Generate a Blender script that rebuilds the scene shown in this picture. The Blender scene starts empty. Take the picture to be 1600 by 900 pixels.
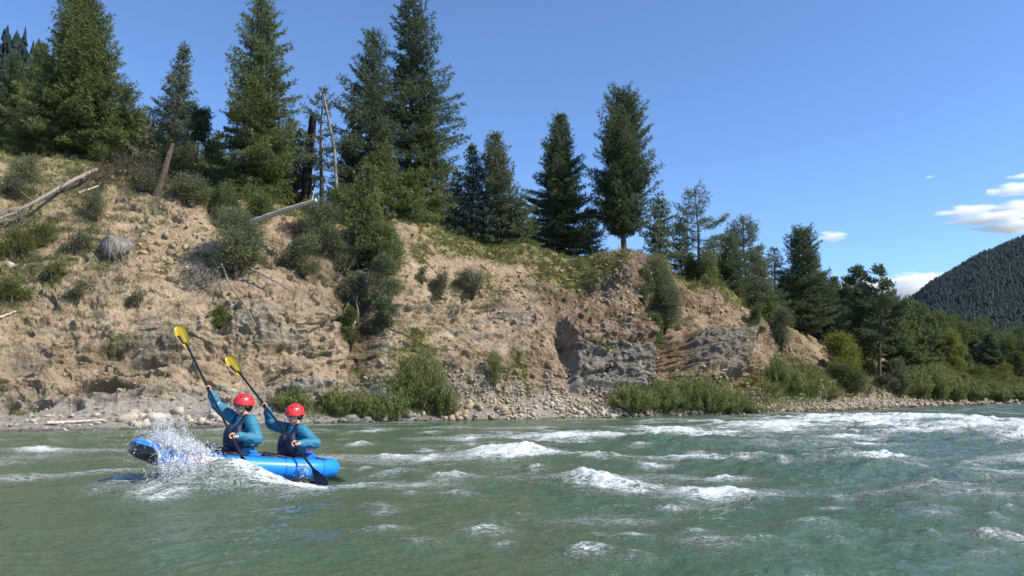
import bpy, math, random
import numpy as np
from mathutils import Vector, Matrix

# ------------------------------------------------------------------ basics
scene = bpy.context.scene
C = scene.collection
CAM = np.array([0.0, 0.0, 1.2])
FPX = 1164.0                      # focal length in photo pixels (1600 wide)
PITCH = math.atan(162.0 / FPX)
HOR = 612.0
cp, sp_ = math.cos(PITCH), math.sin(PITCH)

def px(x, y, d):
    """world point seen at photo pixel (x, y) whose distance along +Y is d"""
    x, y, d = np.broadcast_arrays(np.asarray(x, float), np.asarray(y, float), np.asarray(d, float))
    a = (x - 800.0) / FPX; b = (450.0 - y) / FPX
    ry = cp - b * sp_; rz = sp_ + b * cp
    k = d / ry
    return np.stack([a * k, d + 0 * k, CAM[2] + rz * k], -1)

def proj(P):
    P = np.asarray(P, float) - CAM
    f = P[..., 1] * cp + P[..., 2] * sp_
    u = -P[..., 1] * sp_ + P[..., 2] * cp
    return 800 + FPX * P[..., 0] / f, 450 - FPX * u / f

def dwater(y, z=0.0):
    """distance at which the level z is seen at pixel row y"""
    b = (450.0 - np.asarray(y, float)) / FPX
    return (z - CAM[2]) * (cp - b * sp_) / (sp_ + b * cp)

_perm = np.random.RandomState(7).permutation(256).astype(np.int32)
_perm = np.concatenate([_perm, _perm, _perm])
_g = np.array([[1,1,0],[-1,1,0],[1,-1,0],[-1,-1,0],[1,0,1],[-1,0,1],[1,0,-1],[-1,0,-1],
               [0,1,1],[0,-1,1],[0,1,-1],[0,-1,-1],[1,1,0],[-1,1,0],[0,-1,1],[0,-1,-1]], np.float32)
def perlin(P, seed=0):
    P = P.reshape(-1, 3).astype(np.float32) + np.float32(seed * 17.31 + 100.5)
    fl = np.floor(P); F = P - fl; I = fl.astype(np.int32) & 255
    W = F * F * F * (F * (F * 6 - 15) + 10)
    r = []
    for dx in (0, 1):
        a = _perm[I[:, 0] + dx]
        ry = []
        for dy in (0, 1):
            b = _perm[a + I[:, 1] + dy]
            rz = []
            for dz in (0, 1):
                g = _g[_perm[b + I[:, 2] + dz] & 15]
                rz.append(g[:, 0] * (F[:, 0] - dx) + g[:, 1] * (F[:, 1] - dy) + g[:, 2] * (F[:, 2] - dz))
            ry.append(rz[0] + W[:, 2] * (rz[1] - rz[0]))
        r.append(ry[0] + W[:, 1] * (ry[1] - ry[0]))
    return r[0] + W[:, 0] * (r[1] - r[0])

def fbm(P, s, octv=4, seed=0, gain=0.5, mode=0):
    """s: size (scalar or 3-vector) of the coarsest octave; mode 1 ridged, 2 billow"""
    shp = P.shape[:-1]
    Q = P.reshape(-1, 3) / np.asarray(s, float)
    out = 0; a = 1.0; tot = 0
    for o in range(octv):
        n = perlin(Q * (2.03 ** o), seed + o)
        if mode == 1: n = 1 - 2.2 * np.abs(n)
        if mode == 2: n = 2.2 * np.abs(n) - 0.5
        out = out + a * n; tot += a; a *= gain
    return (out / tot * (1.6 if mode == 0 else 1)).reshape(shp)

def facets(P, s, seed):
    """blocky fracture: every Voronoi cell is a tilted plane of its own height (about -1..1)"""
    shp = P.shape[:-1]; Q = (P.reshape(-1, 3) / np.asarray(s, float)).astype(np.float32); I = np.floor(Q).astype(np.int64)
    best = np.full(len(Q), 9e9, np.float32); out = np.zeros(len(Q), np.float32)
    tab = np.random.RandomState(seed).rand(4096, 7).astype(np.float32)
    for dx in (-1, 0, 1):
        for dy in (-1, 0, 1):
            for dz in (-1, 0, 1):
                J = I + [dx, dy, dz]; hsh = (J[:, 0] * 73856093 ^ J[:, 1] * 19349663 ^ J[:, 2] * 83492791) & 4095
                r = tab[hsh]; D = Q - (J + r[:, :3]); d2 = (D * D).sum(1); m_ = d2 < best
                val = (r[:, 3] - .5) * 1.1 + (D * (r[:, 4:7] - .5)).sum(1) * 1.6
                best = np.where(m_, d2, best); out = np.where(m_, val, out)
    return out.reshape(shp)

def sstep(a, b, x):
    t = np.clip((x - a) / (b - a), 0, 1)
    return t * t * (3 - 2 * t)

def norm(v):
    return v / np.maximum(np.linalg.norm(v, axis=-1, keepdims=True), 1e-9)

# ------------------------------------------------------------------ objects
def tag(o, label=None, cat=None, group=None, kind=None):
    if label: o['label'] = label
    if cat: o['category'] = cat
    if group: o['group'] = group
    if kind: o['kind'] = kind
    return o

def empty(name, loc, rz=0.0):
    o = bpy.data.objects.new(name, None); C.objects.link(o)
    o.location = loc; o.rotation_euler = (0, 0, rz); o.empty_display_size = 0.2
    return o

def mesh_data(name, V, F, mat=None, smooth=False, cols=None, vals=None):
    """V (n,3); F list of index arrays (m,3)/(m,4); cols {name:(n,4)}; vals {name:(n,)}"""
    if isinstance(F, np.ndarray): F = [F]
    me = bpy.data.meshes.new(name)
    V = np.ascontiguousarray(V, np.float32)
    me.vertices.add(len(V)); me.vertices.foreach_set('co', V.ravel())
    li = np.concatenate([f.ravel() for f in F]).astype(np.int32)
    cnt = np.concatenate([np.full(len(f), f.shape[1]) for f in F]).astype(np.int32)
    st = np.concatenate([[0], np.cumsum(cnt)[:-1]]).astype(np.int32)
    me.loops.add(len(li)); me.loops.foreach_set('vertex_index', li)
    me.polygons.add(len(cnt)); me.polygons.foreach_set('loop_start', st)
    me.polygons.foreach_set('loop_total', cnt)
    if smooth: me.polygons.foreach_set('use_smooth', np.ones(len(cnt), bool))
    for k, c in (cols or {}).items():
        at = me.color_attributes.new(k, 'FLOAT_COLOR', 'POINT')
        at.data.foreach_set('color', np.ascontiguousarray(c, np.float32).ravel())
    for k, c in (vals or {}).items():
        at = me.attributes.new(k, 'FLOAT', 'POINT')
        at.data.foreach_set('value', np.ascontiguousarray(c, np.float32).ravel())
    if mat: me.materials.append(mat)
    me.update(calc_edges=True)
    return me

def link(name, me, parent=None):
    o = bpy.data.objects.new(name, me); C.objects.link(o)
    if parent is not None: o.parent = parent
    return o

def grid_faces(nr, nc, wrap=False):
    i = np.arange(nr - 1)[:, None]; j = np.arange(nc if wrap else nc - 1)[None, :]
    j2 = (j + 1) % nc
    return np.stack([i * nc + j, i * nc + j2, (i + 1) * nc + j2, (i + 1) * nc + j], -1).reshape(-1, 4)

class Geo:
    """collects pieces, ends as one mesh"""
    def __init__(s): s.V = []; s.F3 = []; s.F4 = []; s.A = []; s.n = 0
    def add(s, V, F, a=0.5):
        V = np.asarray(V, float).reshape(-1, 3); F = np.asarray(F)
        (s.F4 if F.shape[1] == 4 else s.F3).append(F + s.n)
        s.V.append(V); s.A.append(np.broadcast_to(np.asarray(a, float), (len(V),)))
        s.n += len(V)
    def tube(s, pts, rad, n=8, a=0.5, cap=True):
        pts = np.asarray(pts, float); m = len(pts)
        rad = np.broadcast_to(np.asarray(rad, float), (m,))
        t = norm(np.gradient(pts, axis=0))
        ref = np.array([0, 0, 1.0]) if abs(t[0, 2]) < 0.9 else np.array([1.0, 0, 0])
        u = norm(np.cross(t, ref)); v = np.cross(t, u)
        ang = np.arange(n) * 2 * math.pi / n
        V = pts[:, None] + rad[:, None, None] * (np.cos(ang)[None, :, None] * u[:, None] + np.sin(ang)[None, :, None] * v[:, None])
        s.add(V, grid_faces(m, n, True), a)
        if cap:
            for e, k in ((pts[0], 0), (pts[-1], m - 1)):
                Vc = np.concatenate([V[k], e[None]])
                j = np.arange(n); s.add(Vc, np.stack([j, (j + 1) % n, np.full(n, n)], -1), a)
    def mesh(s, name, mat, smooth=False):
        F = []
        if s.F4: F.append(np.concatenate(s.F4))
        if s.F3: F.append(np.concatenate(s.F3))
        return mesh_data(name, np.concatenate(s.V), F, mat, smooth, vals={'tint': np.concatenate(s.A)})

# ------------------------------------------------------------------ materials
def new_mat(name):
    m = bpy.data.materials.new(name); m.use_nodes = True
    nt = m.node_tree; b = nt.nodes['Principled BSDF']
    return m, nt, b
def nn(nt, typ, **kw):
    n = nt.nodes.new(typ)
    for k, v in kw.items():
        if k in ('ops',): continue
        if hasattr(n, k) and not isinstance(v, dict): setattr(n, k, v)
    return n
def c4(c): return (c[0], c[1], c[2], 1.0)
def noise_node(nt, scale, detail=4, rough=0.55, vec=None, distort=0):
    n = nt.nodes.new('ShaderNodeTexNoise'); n.inputs['Scale'].default_value = scale
    n.inputs['Detail'].default_value = detail; n.inputs['Roughness'].default_value = rough
    n.inputs['Distortion'].default_value = distort
    if vec is not None: nt.links.new(vec, n.inputs['Vector'])
    return n.outputs['Fac']
def ramp(nt, fac, stops):
    r = nt.nodes.new('ShaderNodeValToRGB'); nt.links.new(fac, r.inputs['Fac'])
    e = r.color_ramp.elements
    while len(e) < len(stops): e.new(0.5)
    for k, (p, c) in enumerate(stops):
        e[k].position = p; e[k].color = c4(c) if hasattr(c, '__len__') else (c, c, c, 1)
    return r.outputs['Color']
def mixc(nt, fac, a, b, typ='MIX'):
    n = nt.nodes.new('ShaderNodeMix'); n.data_type = 'RGBA'; n.blend_type = typ
    for s, v in ((n.inputs[0], fac), (n.inputs[6], a), (n.inputs[7], b)):
        if isinstance(v, bpy.types.NodeSocket): nt.links.new(v, s)
        elif hasattr(v, '__len__'): s.default_value = c4(v)
        else: s.default_value = v
    return n.outputs[2]
def math_n(nt, op, a, b=None, c=None, clamp=False):
    n = nt.nodes.new('ShaderNodeMath'); n.operation = op; n.use_clamp = clamp
    for s, v in zip(n.inputs, (a, b, c)):
        if v is None: continue
        if isinstance(v, bpy.types.NodeSocket): nt.links.new(v, s)
        else: s.default_value = v
    return n.outputs[0]
def coords(nt, world=True):
    if world:
        g = nt.nodes.new('ShaderNodeNewGeometry'); return g.outputs['Position']
    return nt.nodes.new('ShaderNodeTexCoord').outputs['Object']
def attr(nt, name, out='Fac'):
    a = nt.nodes.new('ShaderNodeAttribute'); a.attribute_name = name
    return a.outputs[out]
def bump(nt, b, h, strength=0.4, dist=0.02):
    n = nt.nodes.new('ShaderNodeBump'); n.inputs['Strength'].default_value = strength
    n.inputs['Distance'].default_value = dist
    nt.links.new(h, n.inputs['Height']); nt.links.new(n.outputs[0], b.inputs['Normal'])

def simple(name, col, rough=0.7, var=0.25, scale=8, spec=0.3, metal=0, bmp=0.0, world=False):
    m, nt, b = new_mat(name)
    v = coords(nt, world)
    f = noise_node(nt, scale, 5, 0.6, v)
    nt.links.new(mixc(nt, f, [x * (1 - var) for x in col], [min(1, x * (1 + var)) for x in col]), b.inputs['Base Color'])
    b.inputs['Roughness'].default_value = rough; b.inputs['Specular IOR Level'].default_value = spec
    b.inputs['Metallic'].default_value = metal
    if bmp: bump(nt, b, noise_node(nt, scale * 3, 5, 0.6, v), bmp, 0.02)
    return m

def leaf_mat(name, c1, c2, trans=0.25):
    m, nt, b = new_mat(name)
    t = attr(nt, 'tint')
    f = noise_node(nt, 1.3, 3, 0.6, coords(nt))
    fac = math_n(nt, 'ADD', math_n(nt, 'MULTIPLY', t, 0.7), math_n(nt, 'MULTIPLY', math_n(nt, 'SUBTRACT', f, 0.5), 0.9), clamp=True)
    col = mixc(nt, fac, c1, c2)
    nt.links.new(col, b.inputs['Base Color']); b.inputs['Roughness'].default_value = 0.6
    b.inputs['Specular IOR Level'].default_value = 0.12
    tr = nt.nodes.new('ShaderNodeBsdfTranslucent'); nt.links.new(col, tr.inputs['Color'])
    mx = nt.nodes.new('ShaderNodeMixShader'); mx.inputs[0].default_value = trans
    nt.links.new(b.outputs[0], mx.inputs[1]); nt.links.new(tr.outputs[0], mx.inputs[2])
    nt.links.new(mx.outputs[0], nt.nodes['Material Output'].inputs['Surface'])
    return m

def bark_mat(name, c1, c2):
    m, nt, b = new_mat(name)
    tc = coords(nt)
    mp = nt.nodes.new('ShaderNodeMapping'); mp.inputs['Scale'].default_value = (9, 9, 2)
    nt.links.new(tc, mp.inputs['Vector'])
    f = noise_node(nt, 2.0, 6, 0.65, mp.outputs[0])
    nt.links.new(ramp(nt, f, [(0.3, c1), (0.7, c2)]), b.inputs['Base Color'])
    b.inputs['Roughness'].default_value = 0.9; b.inputs['Specular IOR Level'].default_value = 0.15
    bump(nt, b, f, 0.6, 0.03)
    return m

M = {}
WIL = ((.12, .145, .048), (.30, .33, .125))
M['fir_dark'] = leaf_mat('needles_dark', (0.052, 0.077, 0.038), (0.168, 0.208, 0.095), .32)
M['fir_mid'] = leaf_mat('needles_green', (0.068, 0.099, 0.038), (0.233, 0.269, 0.099), .32)
M['fir_blue'] = leaf_mat('needles_bluish', (0.077, 0.101, 0.063), (0.233, 0.269, 0.159), .32)
M['fir_yel'] = leaf_mat('needles_yellow_green', (0.073, 0.102, 0.036), (0.246, 0.275, 0.096), .35)
M['juniper'] = leaf_mat('juniper_scales', (0.088, 0.109, 0.053), (0.288, 0.302, 0.154), .3)
M['willow'] = leaf_mat('willow_leaves', *WIL, 0.4) if True else leaf_mat('willow_leaves_old', (0.106, 0.134, 0.038), (0.280, 0.314, 0.109), 0.35)
M['sage'] = leaf_mat('sage_leaves', (0.09, 0.10, 0.055), (0.22, 0.22, 0.12))
M['yellow'] = leaf_mat('yellow_green_leaves', (0.13, 0.15, 0.025), (0.34, 0.34, 0.08), 0.4)
M['olive'] = leaf_mat('olive_leaves', (0.075, 0.095, 0.026), (0.20, 0.23, 0.075), 0.35)
M['drygrass'] = leaf_mat('dry_grass', (0.12, 0.13, 0.035), (0.36, 0.31, 0.13), 0.3)
M['bark'] = bark_mat('bark_brown', (0.045, 0.032, 0.024), (0.15, 0.115, 0.085))
M['bark_dark'] = bark_mat('bark_charred', (0.012, 0.010, 0.009), (0.045, 0.038, 0.032))
M['wood_grey'] = bark_mat('weathered_wood', (0.13, 0.11, 0.09), (0.36, 0.32, 0.27))
M['wood_pale'] = bark_mat('pale_stripped_wood', (0.34, 0.29, 0.22), (0.66, 0.60, 0.48))
# ------------------------------------------------------------------ the river bank
# columns: photo column, waterline row, then (row, distance) of beach top, lower cliff, upper slope, crest, ground behind
K = [
 (-760, 722, (672, 14.5), (500, 16.0), (300, 21.0), (140, 28.0), None),
 (-320, 690, (652, 20.0), (500, 21.5), (330, 27.0), (200, 34.0), None),
 (0,    678, (640, 24.5), (500, 26.5), (340, 31.0), (236, 38.0), None),
 (100,  677, (640, 25.0), (500, 27.0), (335, 32.0), (238, 38.0), None),
 (200,  674, (640, 26.0), (500, 28.0), (335, 33.0), (256, 38.0), None),
 (300,  670, (636, 27.0), (500, 29.0), (352, 33.0), (288, 37.0), None),
 (400,  668, (640, 27.5), (500, 29.5), (365, 33.5), (308, 37.0), None),
 (480,  665, (640, 28.5), (500, 30.5), (392, 34.0), (332, 38.0), None),
 (560,  662, (636, 30.0), (500, 32.0), (410, 35.0), (352, 38.5), None),
 (640,  660, (630, 31.0), (500, 33.5), (400, 37.0), (338, 40.0), None),
 (700,  659, (630, 31.8), (500, 35.0), (410, 38.5), (352, 41.5), None),
 (780,  658, (625, 32.8), (500, 36.5), (425, 40.0), (380, 42.5), None),
 (860,  656, (620, 33.8), (515, 37.0), (435, 41.5), (396, 44.0), None),
 (900,  655, (612, 35.3), (514, 36.8), (442, 41.5), (402, 45.0), None),
 (1010, 653, (612, 36.6), (510, 38.0), (442, 41.5), (404, 45.0), None),
 (1060, 652, (604, 39.0), (520, 42.0), (465, 45.0), (430, 48.0), None),
 (1120, 650, (610, 40.5), (530, 43.0), (482, 46.0), (456, 49.0), None),
 (1180, 648, (625, 42.5), (560, 45.0), (516, 48.0), (496, 51.0), (470, 80)),
 (1240, 645, (622, 46.0), (577, 49.0), (547, 52.0), (527, 55.0), (485, 78)),
 (1290, 643, (625, 49.0), (600, 52.5), (584, 56.0), (572, 59.0), (492, 76)),
 (1340, 641, (622, 54.0), (608, 58.0), (592, 62.0), (560, 68.0), (500, 80)),
 (1400, 638, (621, 60.0), (605, 68.0), (585, 76.0), (550, 85.0), (520, 96)),
 (1450, 636, (619, 66.0), (600, 76.0), (582, 86.0), (560, 98.0), (540, 112)),
 (1520, 634, (617, 74.0), (602, 85.0), (590, 98.0), (575, 112), (560, 130)),
 (1600, 631, (614, 88.0), (604, 100), (597, 115), (588, 132), (575, 155)),
 (1800, 627, (612, 112), (604, 130), (598, 150), (590, 170), (580, 200)),
 (2300, 622, (611, 170), (606, 195), (600, 220), (594, 250), (585, 290)),
]
colx = np.concatenate([np.arange(-760, -240, 6), np.arange(-240, -40, 2.5), np.arange(-40, 1640, 1.35), np.arange(1640, 2300, 8)])
NC = len(colx)
knots = []
for (x, yw, b, l, u, c, g) in K:
    dw = float(dwater(yw))
    p0 = px(x, HOR, dw - 3.0); p0[2] = -1.2
    p1 = px(x, yw, dw)
    p2, p3, p4, p5 = [px(x, *q) for q in (b, l, u, c)]
    if g: p6 = px(x, *g)
    else: p6 = px(x, HOR, c[1] + 14); p6[2] = p5[2] + 0.3
    p7 = p6.copy(); p7[:2] *= 1 + 60 / p6[1]; p7[2] = p6[2] - 1
    p8 = p7.copy(); p8[:2] *= 12; p8[2] = -1.5
    knots.append([p0, p1, p2, p3, p4, p5, p6, p7, p8])
knots = np.array(knots)                                    # cols, knots, 3
kx = np.array([k[0] for k in K], float)
W = np.stack([[np.interp(colx, kx, knots[:, j, a]) for a in range(3)] for j in range(9)])   # 9,3,NC
W = W.transpose(2, 0, 1)
def blur(A, n):
    for _ in range(3):
        P_ = np.pad(A, ((n, n),) + ((0, 0),) * (A.ndim - 1), mode='edge')
        cs = np.cumsum(np.concatenate([np.zeros((1,) + A.shape[1:]), P_]), 0)
        A = (cs[2 * n + 1:] - cs[:-2 * n - 1]) / (2 * n + 1)
    return A
Wb = blur(W, 9); Wb[-80:] = W[-80:]; W = Wb
rows_per = [6, 56, 150, 130, 74, 36, 10, 8]
T = np.concatenate([j + np.arange(n) / n for j, n in enumerate(rows_per)] + [[8.0]])
NR = len(T)
tj = np.minimum(T.astype(int), 7); tf = T - tj
B = W[:, tj] * (1 - tf)[None, :, None] + W[:, tj + 1] * tf[None, :, None]     # NC,NR,3
# round the knots a little
B2 = blur(B.transpose(1, 0, 2), 7).transpose(1, 0, 2)
keep = np.clip(np.abs(T - 1.0) / 0.12, 0, 1) * (T < 6)
B = B + (B2 - B) * keep[None, :, None]
du = np.gradient(B, axis=0); dv = np.gradient(B, axis=1)
N = norm(np.cross(du, dv))
N = np.where((N[..., 2:3] < 0), -N, N)
N[..., 1] = -np.abs(N[..., 1])
N = norm(blur(blur(N, 12).transpose(1, 0, 2), 12).transpose(1, 0, 2))
PX, PY = proj(B)
TT = np.broadcast_to(T[None], (NC, NR))
def ell(cx, cy, rx, ry, soft=1.0):
    return np.exp(-(((PX - cx) / rx) ** 2 + ((PY - cy) / ry) ** 2) ** (2 if soft == 0 else 1))
def box(x0, x1, y0, y1, sx=4, sy=4):
    return sstep(x0 - sx, x0 + sx, PX) * (1 - sstep(x1 - sx, x1 + sx, PX)) * sstep(y0 - sy, y0 + sy, PY) * (1 - sstep(y1 - sy, y1 + sy, PY))

vis = (TT > 1.0) & (TT < 5.6)
cl = sstep(1.9, 2.2, TT) * (1 - sstep(5.0, 5.5, TT))          # cliff weight
low = sstep(1.8, 2.1, TT) * (1 - sstep(3.0, 3.5, TT))
shore = sstep(0.9, 1.1, TT) * (1 - sstep(1.9, 2.3, TT))
far = np.clip(B[..., 1] / 40, 0.8, 3)
n_big = fbm(B, 5.0, 3, 1)
n_mid = fbm(B, 1.6, 4, 5, 0.55)
rill = fbm(B, (0.9, 0.9, 5.0), 4, 11, 0.55, 1)
strat = fbm(B, (7.0, 7.0, 0.55), 4, 21, 0.6)
lump = fbm(B, 0.55, 4, 31, 0.6, 2)
fine = fbm(B, 0.16, 3, 41, 0.6)
rightside = sstep(450, 900, PX)
blk0 = box(884, 1018, 512, 616, 5, 5)
flat_ = 1 - .75 * box(884, 1018, 512, 616, 5, 5)
slp = sstep(3.2, 4.0, TT) * (1 - .5 * rightside)
smooth = np.clip(sstep(.05, .40, fbm(B + n_mid[..., None] * .4, (2.6, 2.6, 6.0), 3, 55)) * .9 + ell(300, 470, 50, 60) + ell(640, 520, 40, 50) + ell(790, 530, 50, 80) + .9 * ell(700, 400, 80, 50) + .8 * ell(400, 580, 60, 30), 0, 1) * (1 - blk0)
rough_ = 1 - .80 * smooth
disp = cl * flat_ * (0.80 * n_big + 0.34 * rough_ * n_mid * (0.6 + 0.6 * rightside) + 0.16 * rough_ * rill * (0.7 + 0.5 * low)) \
     + low * flat_ * 0.26 * rough_ * strat + flat_ * cl * 0.05 * lump * (1 + 0.6 * low) * (1 - .55 * slp) + (cl * 0.8 + 0.35 * shore) * 0.06 * fine \
     + shore * 0.05 * n_mid + 0.10 * sstep(5, 5.5, TT) * n_mid
# stepped ledges in the lower cliff and gullies
zz = B[..., 2] + 0.5 * n_mid
step = (zz * 1.15) % 1.0
disp += low * 0.18 * (sstep(0.0, 0.25, step) - step) * sstep(-0.1, 0.3, n_big + 0.2 * rightside)
crk = fbm(B, (2.2, 2.2, 1.3), 3, 61, 0.5, 1)
disp -= cl * flat_ * 0.28 * sstep(0.72, 0.95, crk)
wp_ = B + n_mid[..., None] * .25
fc1 = facets(wp_, (.85, .85, .42), 5); fc2 = facets(wp_, (.34, .34, .20), 6)
rocky = np.clip(.35 + .9 * sstep(-.1, .5, fbm(B, 3.2, 3, 65)) + .5 * low, 0, 1.2) * (1 - .35 * slp)
disp += cl * rocky * (rough_ ** 1.5) * (.26 * fc1 + .10 * fc2) + (.05 * shore) * fc2
# single features, metres towards (+) or away from (-) the river
feat = [(155, 606, 46, 9, -1.3), (15, 632, 13, 8, -.8), (62, 631, 22, 6, -.7), (112, 633, 16, 6, -.6), (40, 600, 60, 12, .25),
        (238, 535, 58, 24, .55), (240, 572, 40, 8, -.5), (300, 585, 60, 10, .3), (175, 560, 40, 20, -.25),
        (415, 500, 30, 30, .35), (450, 545, 35, 14, -.3), (345, 520, 16, 18, -.5), (420, 470, 60, 16, -.35),
        (562, 500, 22, 75, -1.0), (548, 445, 40, 30, -.6), (610, 560, 40, 50, .45), (700, 595, 60, 30, .6),
        (640, 500, 30, 40, .3), (735, 560, 20, 60, -.3), (800, 560, 60, 60, .35), (790, 610, 30, 12, -.3),
        (1052, 560, 27, 62, -1.6), (975, 432, 40, 30, .9), (1010, 470, 14, 20, -.6), (1120, 540, 40, 26, .5), (1165, 590, 25, 30, -.6),
        (1210, 570, 14, 30, -.5), (500, 600, 60, 18, .4), (585, 610, 35, 22, .7), (20, 560, 30, 18, -.35), (75, 580, 20, 26, .3)]
for (cx, cy, rx, ry, a) in feat: disp += a * (ell(cx, cy, rx, ry) if a > -.5 or ry > 12 else ell(cx, cy, rx * 1.1, ry * 1.25, 0) * (1 + .25 * n_mid))
blk = box(884, 1018, 512, 616, 3, 4)
blk2 = box(888, 1018, 514, 616, 7, 7)
disp += .65 * blk2 - .40 * ell(879 + (PY - 560) * .12, 566, 9, 40) - .35 * ell(872, 540, 12, 26) - 0.9 * box(1020, 1034, 470, 600, 4, 10)
disp -= blk * 0.16 * sstep(0.6, 0.95, fbm(B, (.55, .55, 3), 3, 71, .5, 1))
disp += blk * .10 * fbm(B, (.8, .8, .5), 4, 73, .6)
dk = box(1082, 1172, 520, 578, 5, 4); disp += 0.5 * dk
disp = disp * (1 - .92 * sstep(5.3, 6.0, TT))
S = B + N * (disp * np.sqrt(far))[..., None]
# colour of the ground itself
def C3(*c): return np.array(c, float)
tan, tan2, pink = C3(.39, .30, .20), C3(.265, .20, .13), C3(.43, .33, .225)
grey, dgrey, soil = C3(.20, .185, .155), C3(.11, .10, .085), C3(.10, .07, .045)
gcol, gdry, gravel = C3(.15, .17, .05), C3(.30, .25, .11), C3(.31, .285, .25)
f1 = sstep(-.5, .5, fbm(B, 2.4, 4, 81)); f2 = sstep(-.4, .5, fbm(B, (5, 5, .5), 4, 91, .6)); f3 = fbm(B, .35, 3, 95, .6)
def mx(a, b, t): return a + (b - a) * np.clip(t, 0, 1)[..., None]
col = mx(mx(tan, tan2, f1), pink, f2 * 0.5)
col = mx(col, grey * 1.4, low * sstep(.6, .95, f2) * .6)
run = fbm(B, (.8, .8, 6), 3, 85, .6); col = col * (1 + .16 * run * cl)[..., None]
band_ = fbm(B, (9, 9, .35), 3, 87, .6); col = col * (1 + .20 * band_ * low)[..., None]
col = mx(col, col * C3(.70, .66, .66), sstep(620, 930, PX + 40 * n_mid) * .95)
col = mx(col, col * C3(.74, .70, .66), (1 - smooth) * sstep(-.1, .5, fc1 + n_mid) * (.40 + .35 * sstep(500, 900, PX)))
col = mx(col, col * 1.12, smooth * .8)
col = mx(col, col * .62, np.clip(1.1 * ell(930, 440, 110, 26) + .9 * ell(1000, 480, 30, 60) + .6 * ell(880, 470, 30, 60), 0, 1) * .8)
greyband = blk * sstep(540, 548, PY) + dk * .9 + 0.8 * ell(238, 540, 60, 28) + 0.55 * ell(30, 560, 45, 25) + .5 * ell(530, 470, 60, 60) + .6 * ell(700, 610, 110, 35)
col = mx(col, mx(grey, dgrey, sstep(-.2, .5, f3)) + 0 * B, greyband * (0.75 + .4 * f3))
vein = sstep(.7, .9, fbm(B, (.5, .5, 4), 3, 97, .5, 1)) * blk
col = mx(col, C3(.36, .34, .30) + 0 * B, vein * .6)
gr = shore * (1 - sstep(620, 760, PX) * .4)
col = mx(col, gravel + 0 * B, gr * .95)
col = mx(col, dgrey * .8 + 0 * B, (1 - sstep(0.02, .16, S[..., 2])) * sstep(.9, 1.0, TT))      # wet edge
nG = fbm(B, 1.1, 4, 101, .6)
gm = sstep(4.55, 4.9, TT + .35 * nG) * (1 - sstep(1150, 1300, PX))
gm = np.maximum(gm, .6 * sstep(.0, .5, nG + .40 * (ell(60, 350, 160, 75) + ell(10, 420, 80, 60) + ell(130, 290, 190, 45) + .6 * ell(120, 430, 130, 60)) - .25))
gm = np.maximum(gm, .9 * sstep(4.15, 4.6, TT + .4 * nG) * sstep(640, 700, PX) * (1 - sstep(960, 1000, PX)))
gm = np.maximum(gm, sstep(.0, .4, nG * .6 + 1.1 * (ell(900, 425, 90, 26) + ell(690, 355, 60, 20) + ell(660, 395, 20, 20)) - .45))
gm = np.maximum(gm, sstep(0, .4, nG * .7 + ell(740, 445, 60, 22) + ell(640, 560, 55, 60) + ell(800, 590, 25, 30) - .6))
gm = np.maximum(gm, sstep(2.4, 3.0, TT + .3 * nG) * sstep(1330, 1400, PX))
gm = np.maximum(gm, sstep(1.7, 2.2, TT + .3 * nG) * sstep(1440, 1540, PX))
gm = np.maximum(gm, sstep(0, .3, nG * .5 + ell(1080, 615, 130, 30) + ell(1245, 590, 60, 35) - .5))
tanpatch = ell(1335, 512, 28, 24) + .8 * ell(1395, 560, 20, 20)
gm = gm * (1 - np.clip(tanpatch * 1.6, 0, 1)); gm = np.clip(gm, 0, 1)
dry = sstep(-.3, .3, fbm(B, .8, 3, 111)) * (1 - .5 * sstep(1380, 1450, PX))
col = mx(col, mx(gcol, gdry, dry), gm * .85)
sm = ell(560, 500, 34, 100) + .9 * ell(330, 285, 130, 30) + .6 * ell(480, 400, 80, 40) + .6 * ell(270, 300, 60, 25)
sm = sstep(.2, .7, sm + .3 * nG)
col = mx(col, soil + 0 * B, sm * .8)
col = col * (1 + .22 * f3[..., None])
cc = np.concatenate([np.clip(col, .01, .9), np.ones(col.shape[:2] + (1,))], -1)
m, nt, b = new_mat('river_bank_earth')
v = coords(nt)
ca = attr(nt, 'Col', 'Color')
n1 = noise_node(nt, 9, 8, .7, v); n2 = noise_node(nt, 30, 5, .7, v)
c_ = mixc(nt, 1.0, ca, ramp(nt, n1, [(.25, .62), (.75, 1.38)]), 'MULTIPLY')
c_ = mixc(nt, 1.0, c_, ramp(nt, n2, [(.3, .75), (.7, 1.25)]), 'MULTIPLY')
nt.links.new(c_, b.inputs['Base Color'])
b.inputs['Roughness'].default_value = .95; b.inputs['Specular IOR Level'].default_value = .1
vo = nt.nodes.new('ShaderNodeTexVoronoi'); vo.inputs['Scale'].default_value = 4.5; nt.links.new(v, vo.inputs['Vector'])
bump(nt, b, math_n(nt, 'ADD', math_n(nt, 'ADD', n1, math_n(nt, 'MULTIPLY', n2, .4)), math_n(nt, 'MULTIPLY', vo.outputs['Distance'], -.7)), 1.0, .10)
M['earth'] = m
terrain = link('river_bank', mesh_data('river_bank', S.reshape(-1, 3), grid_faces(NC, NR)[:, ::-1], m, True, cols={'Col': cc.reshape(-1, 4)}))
tag(terrain, 'tan eroded river bank with gravel shore and grassy top', kind='structure')
SX, SY = proj(S)
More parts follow.
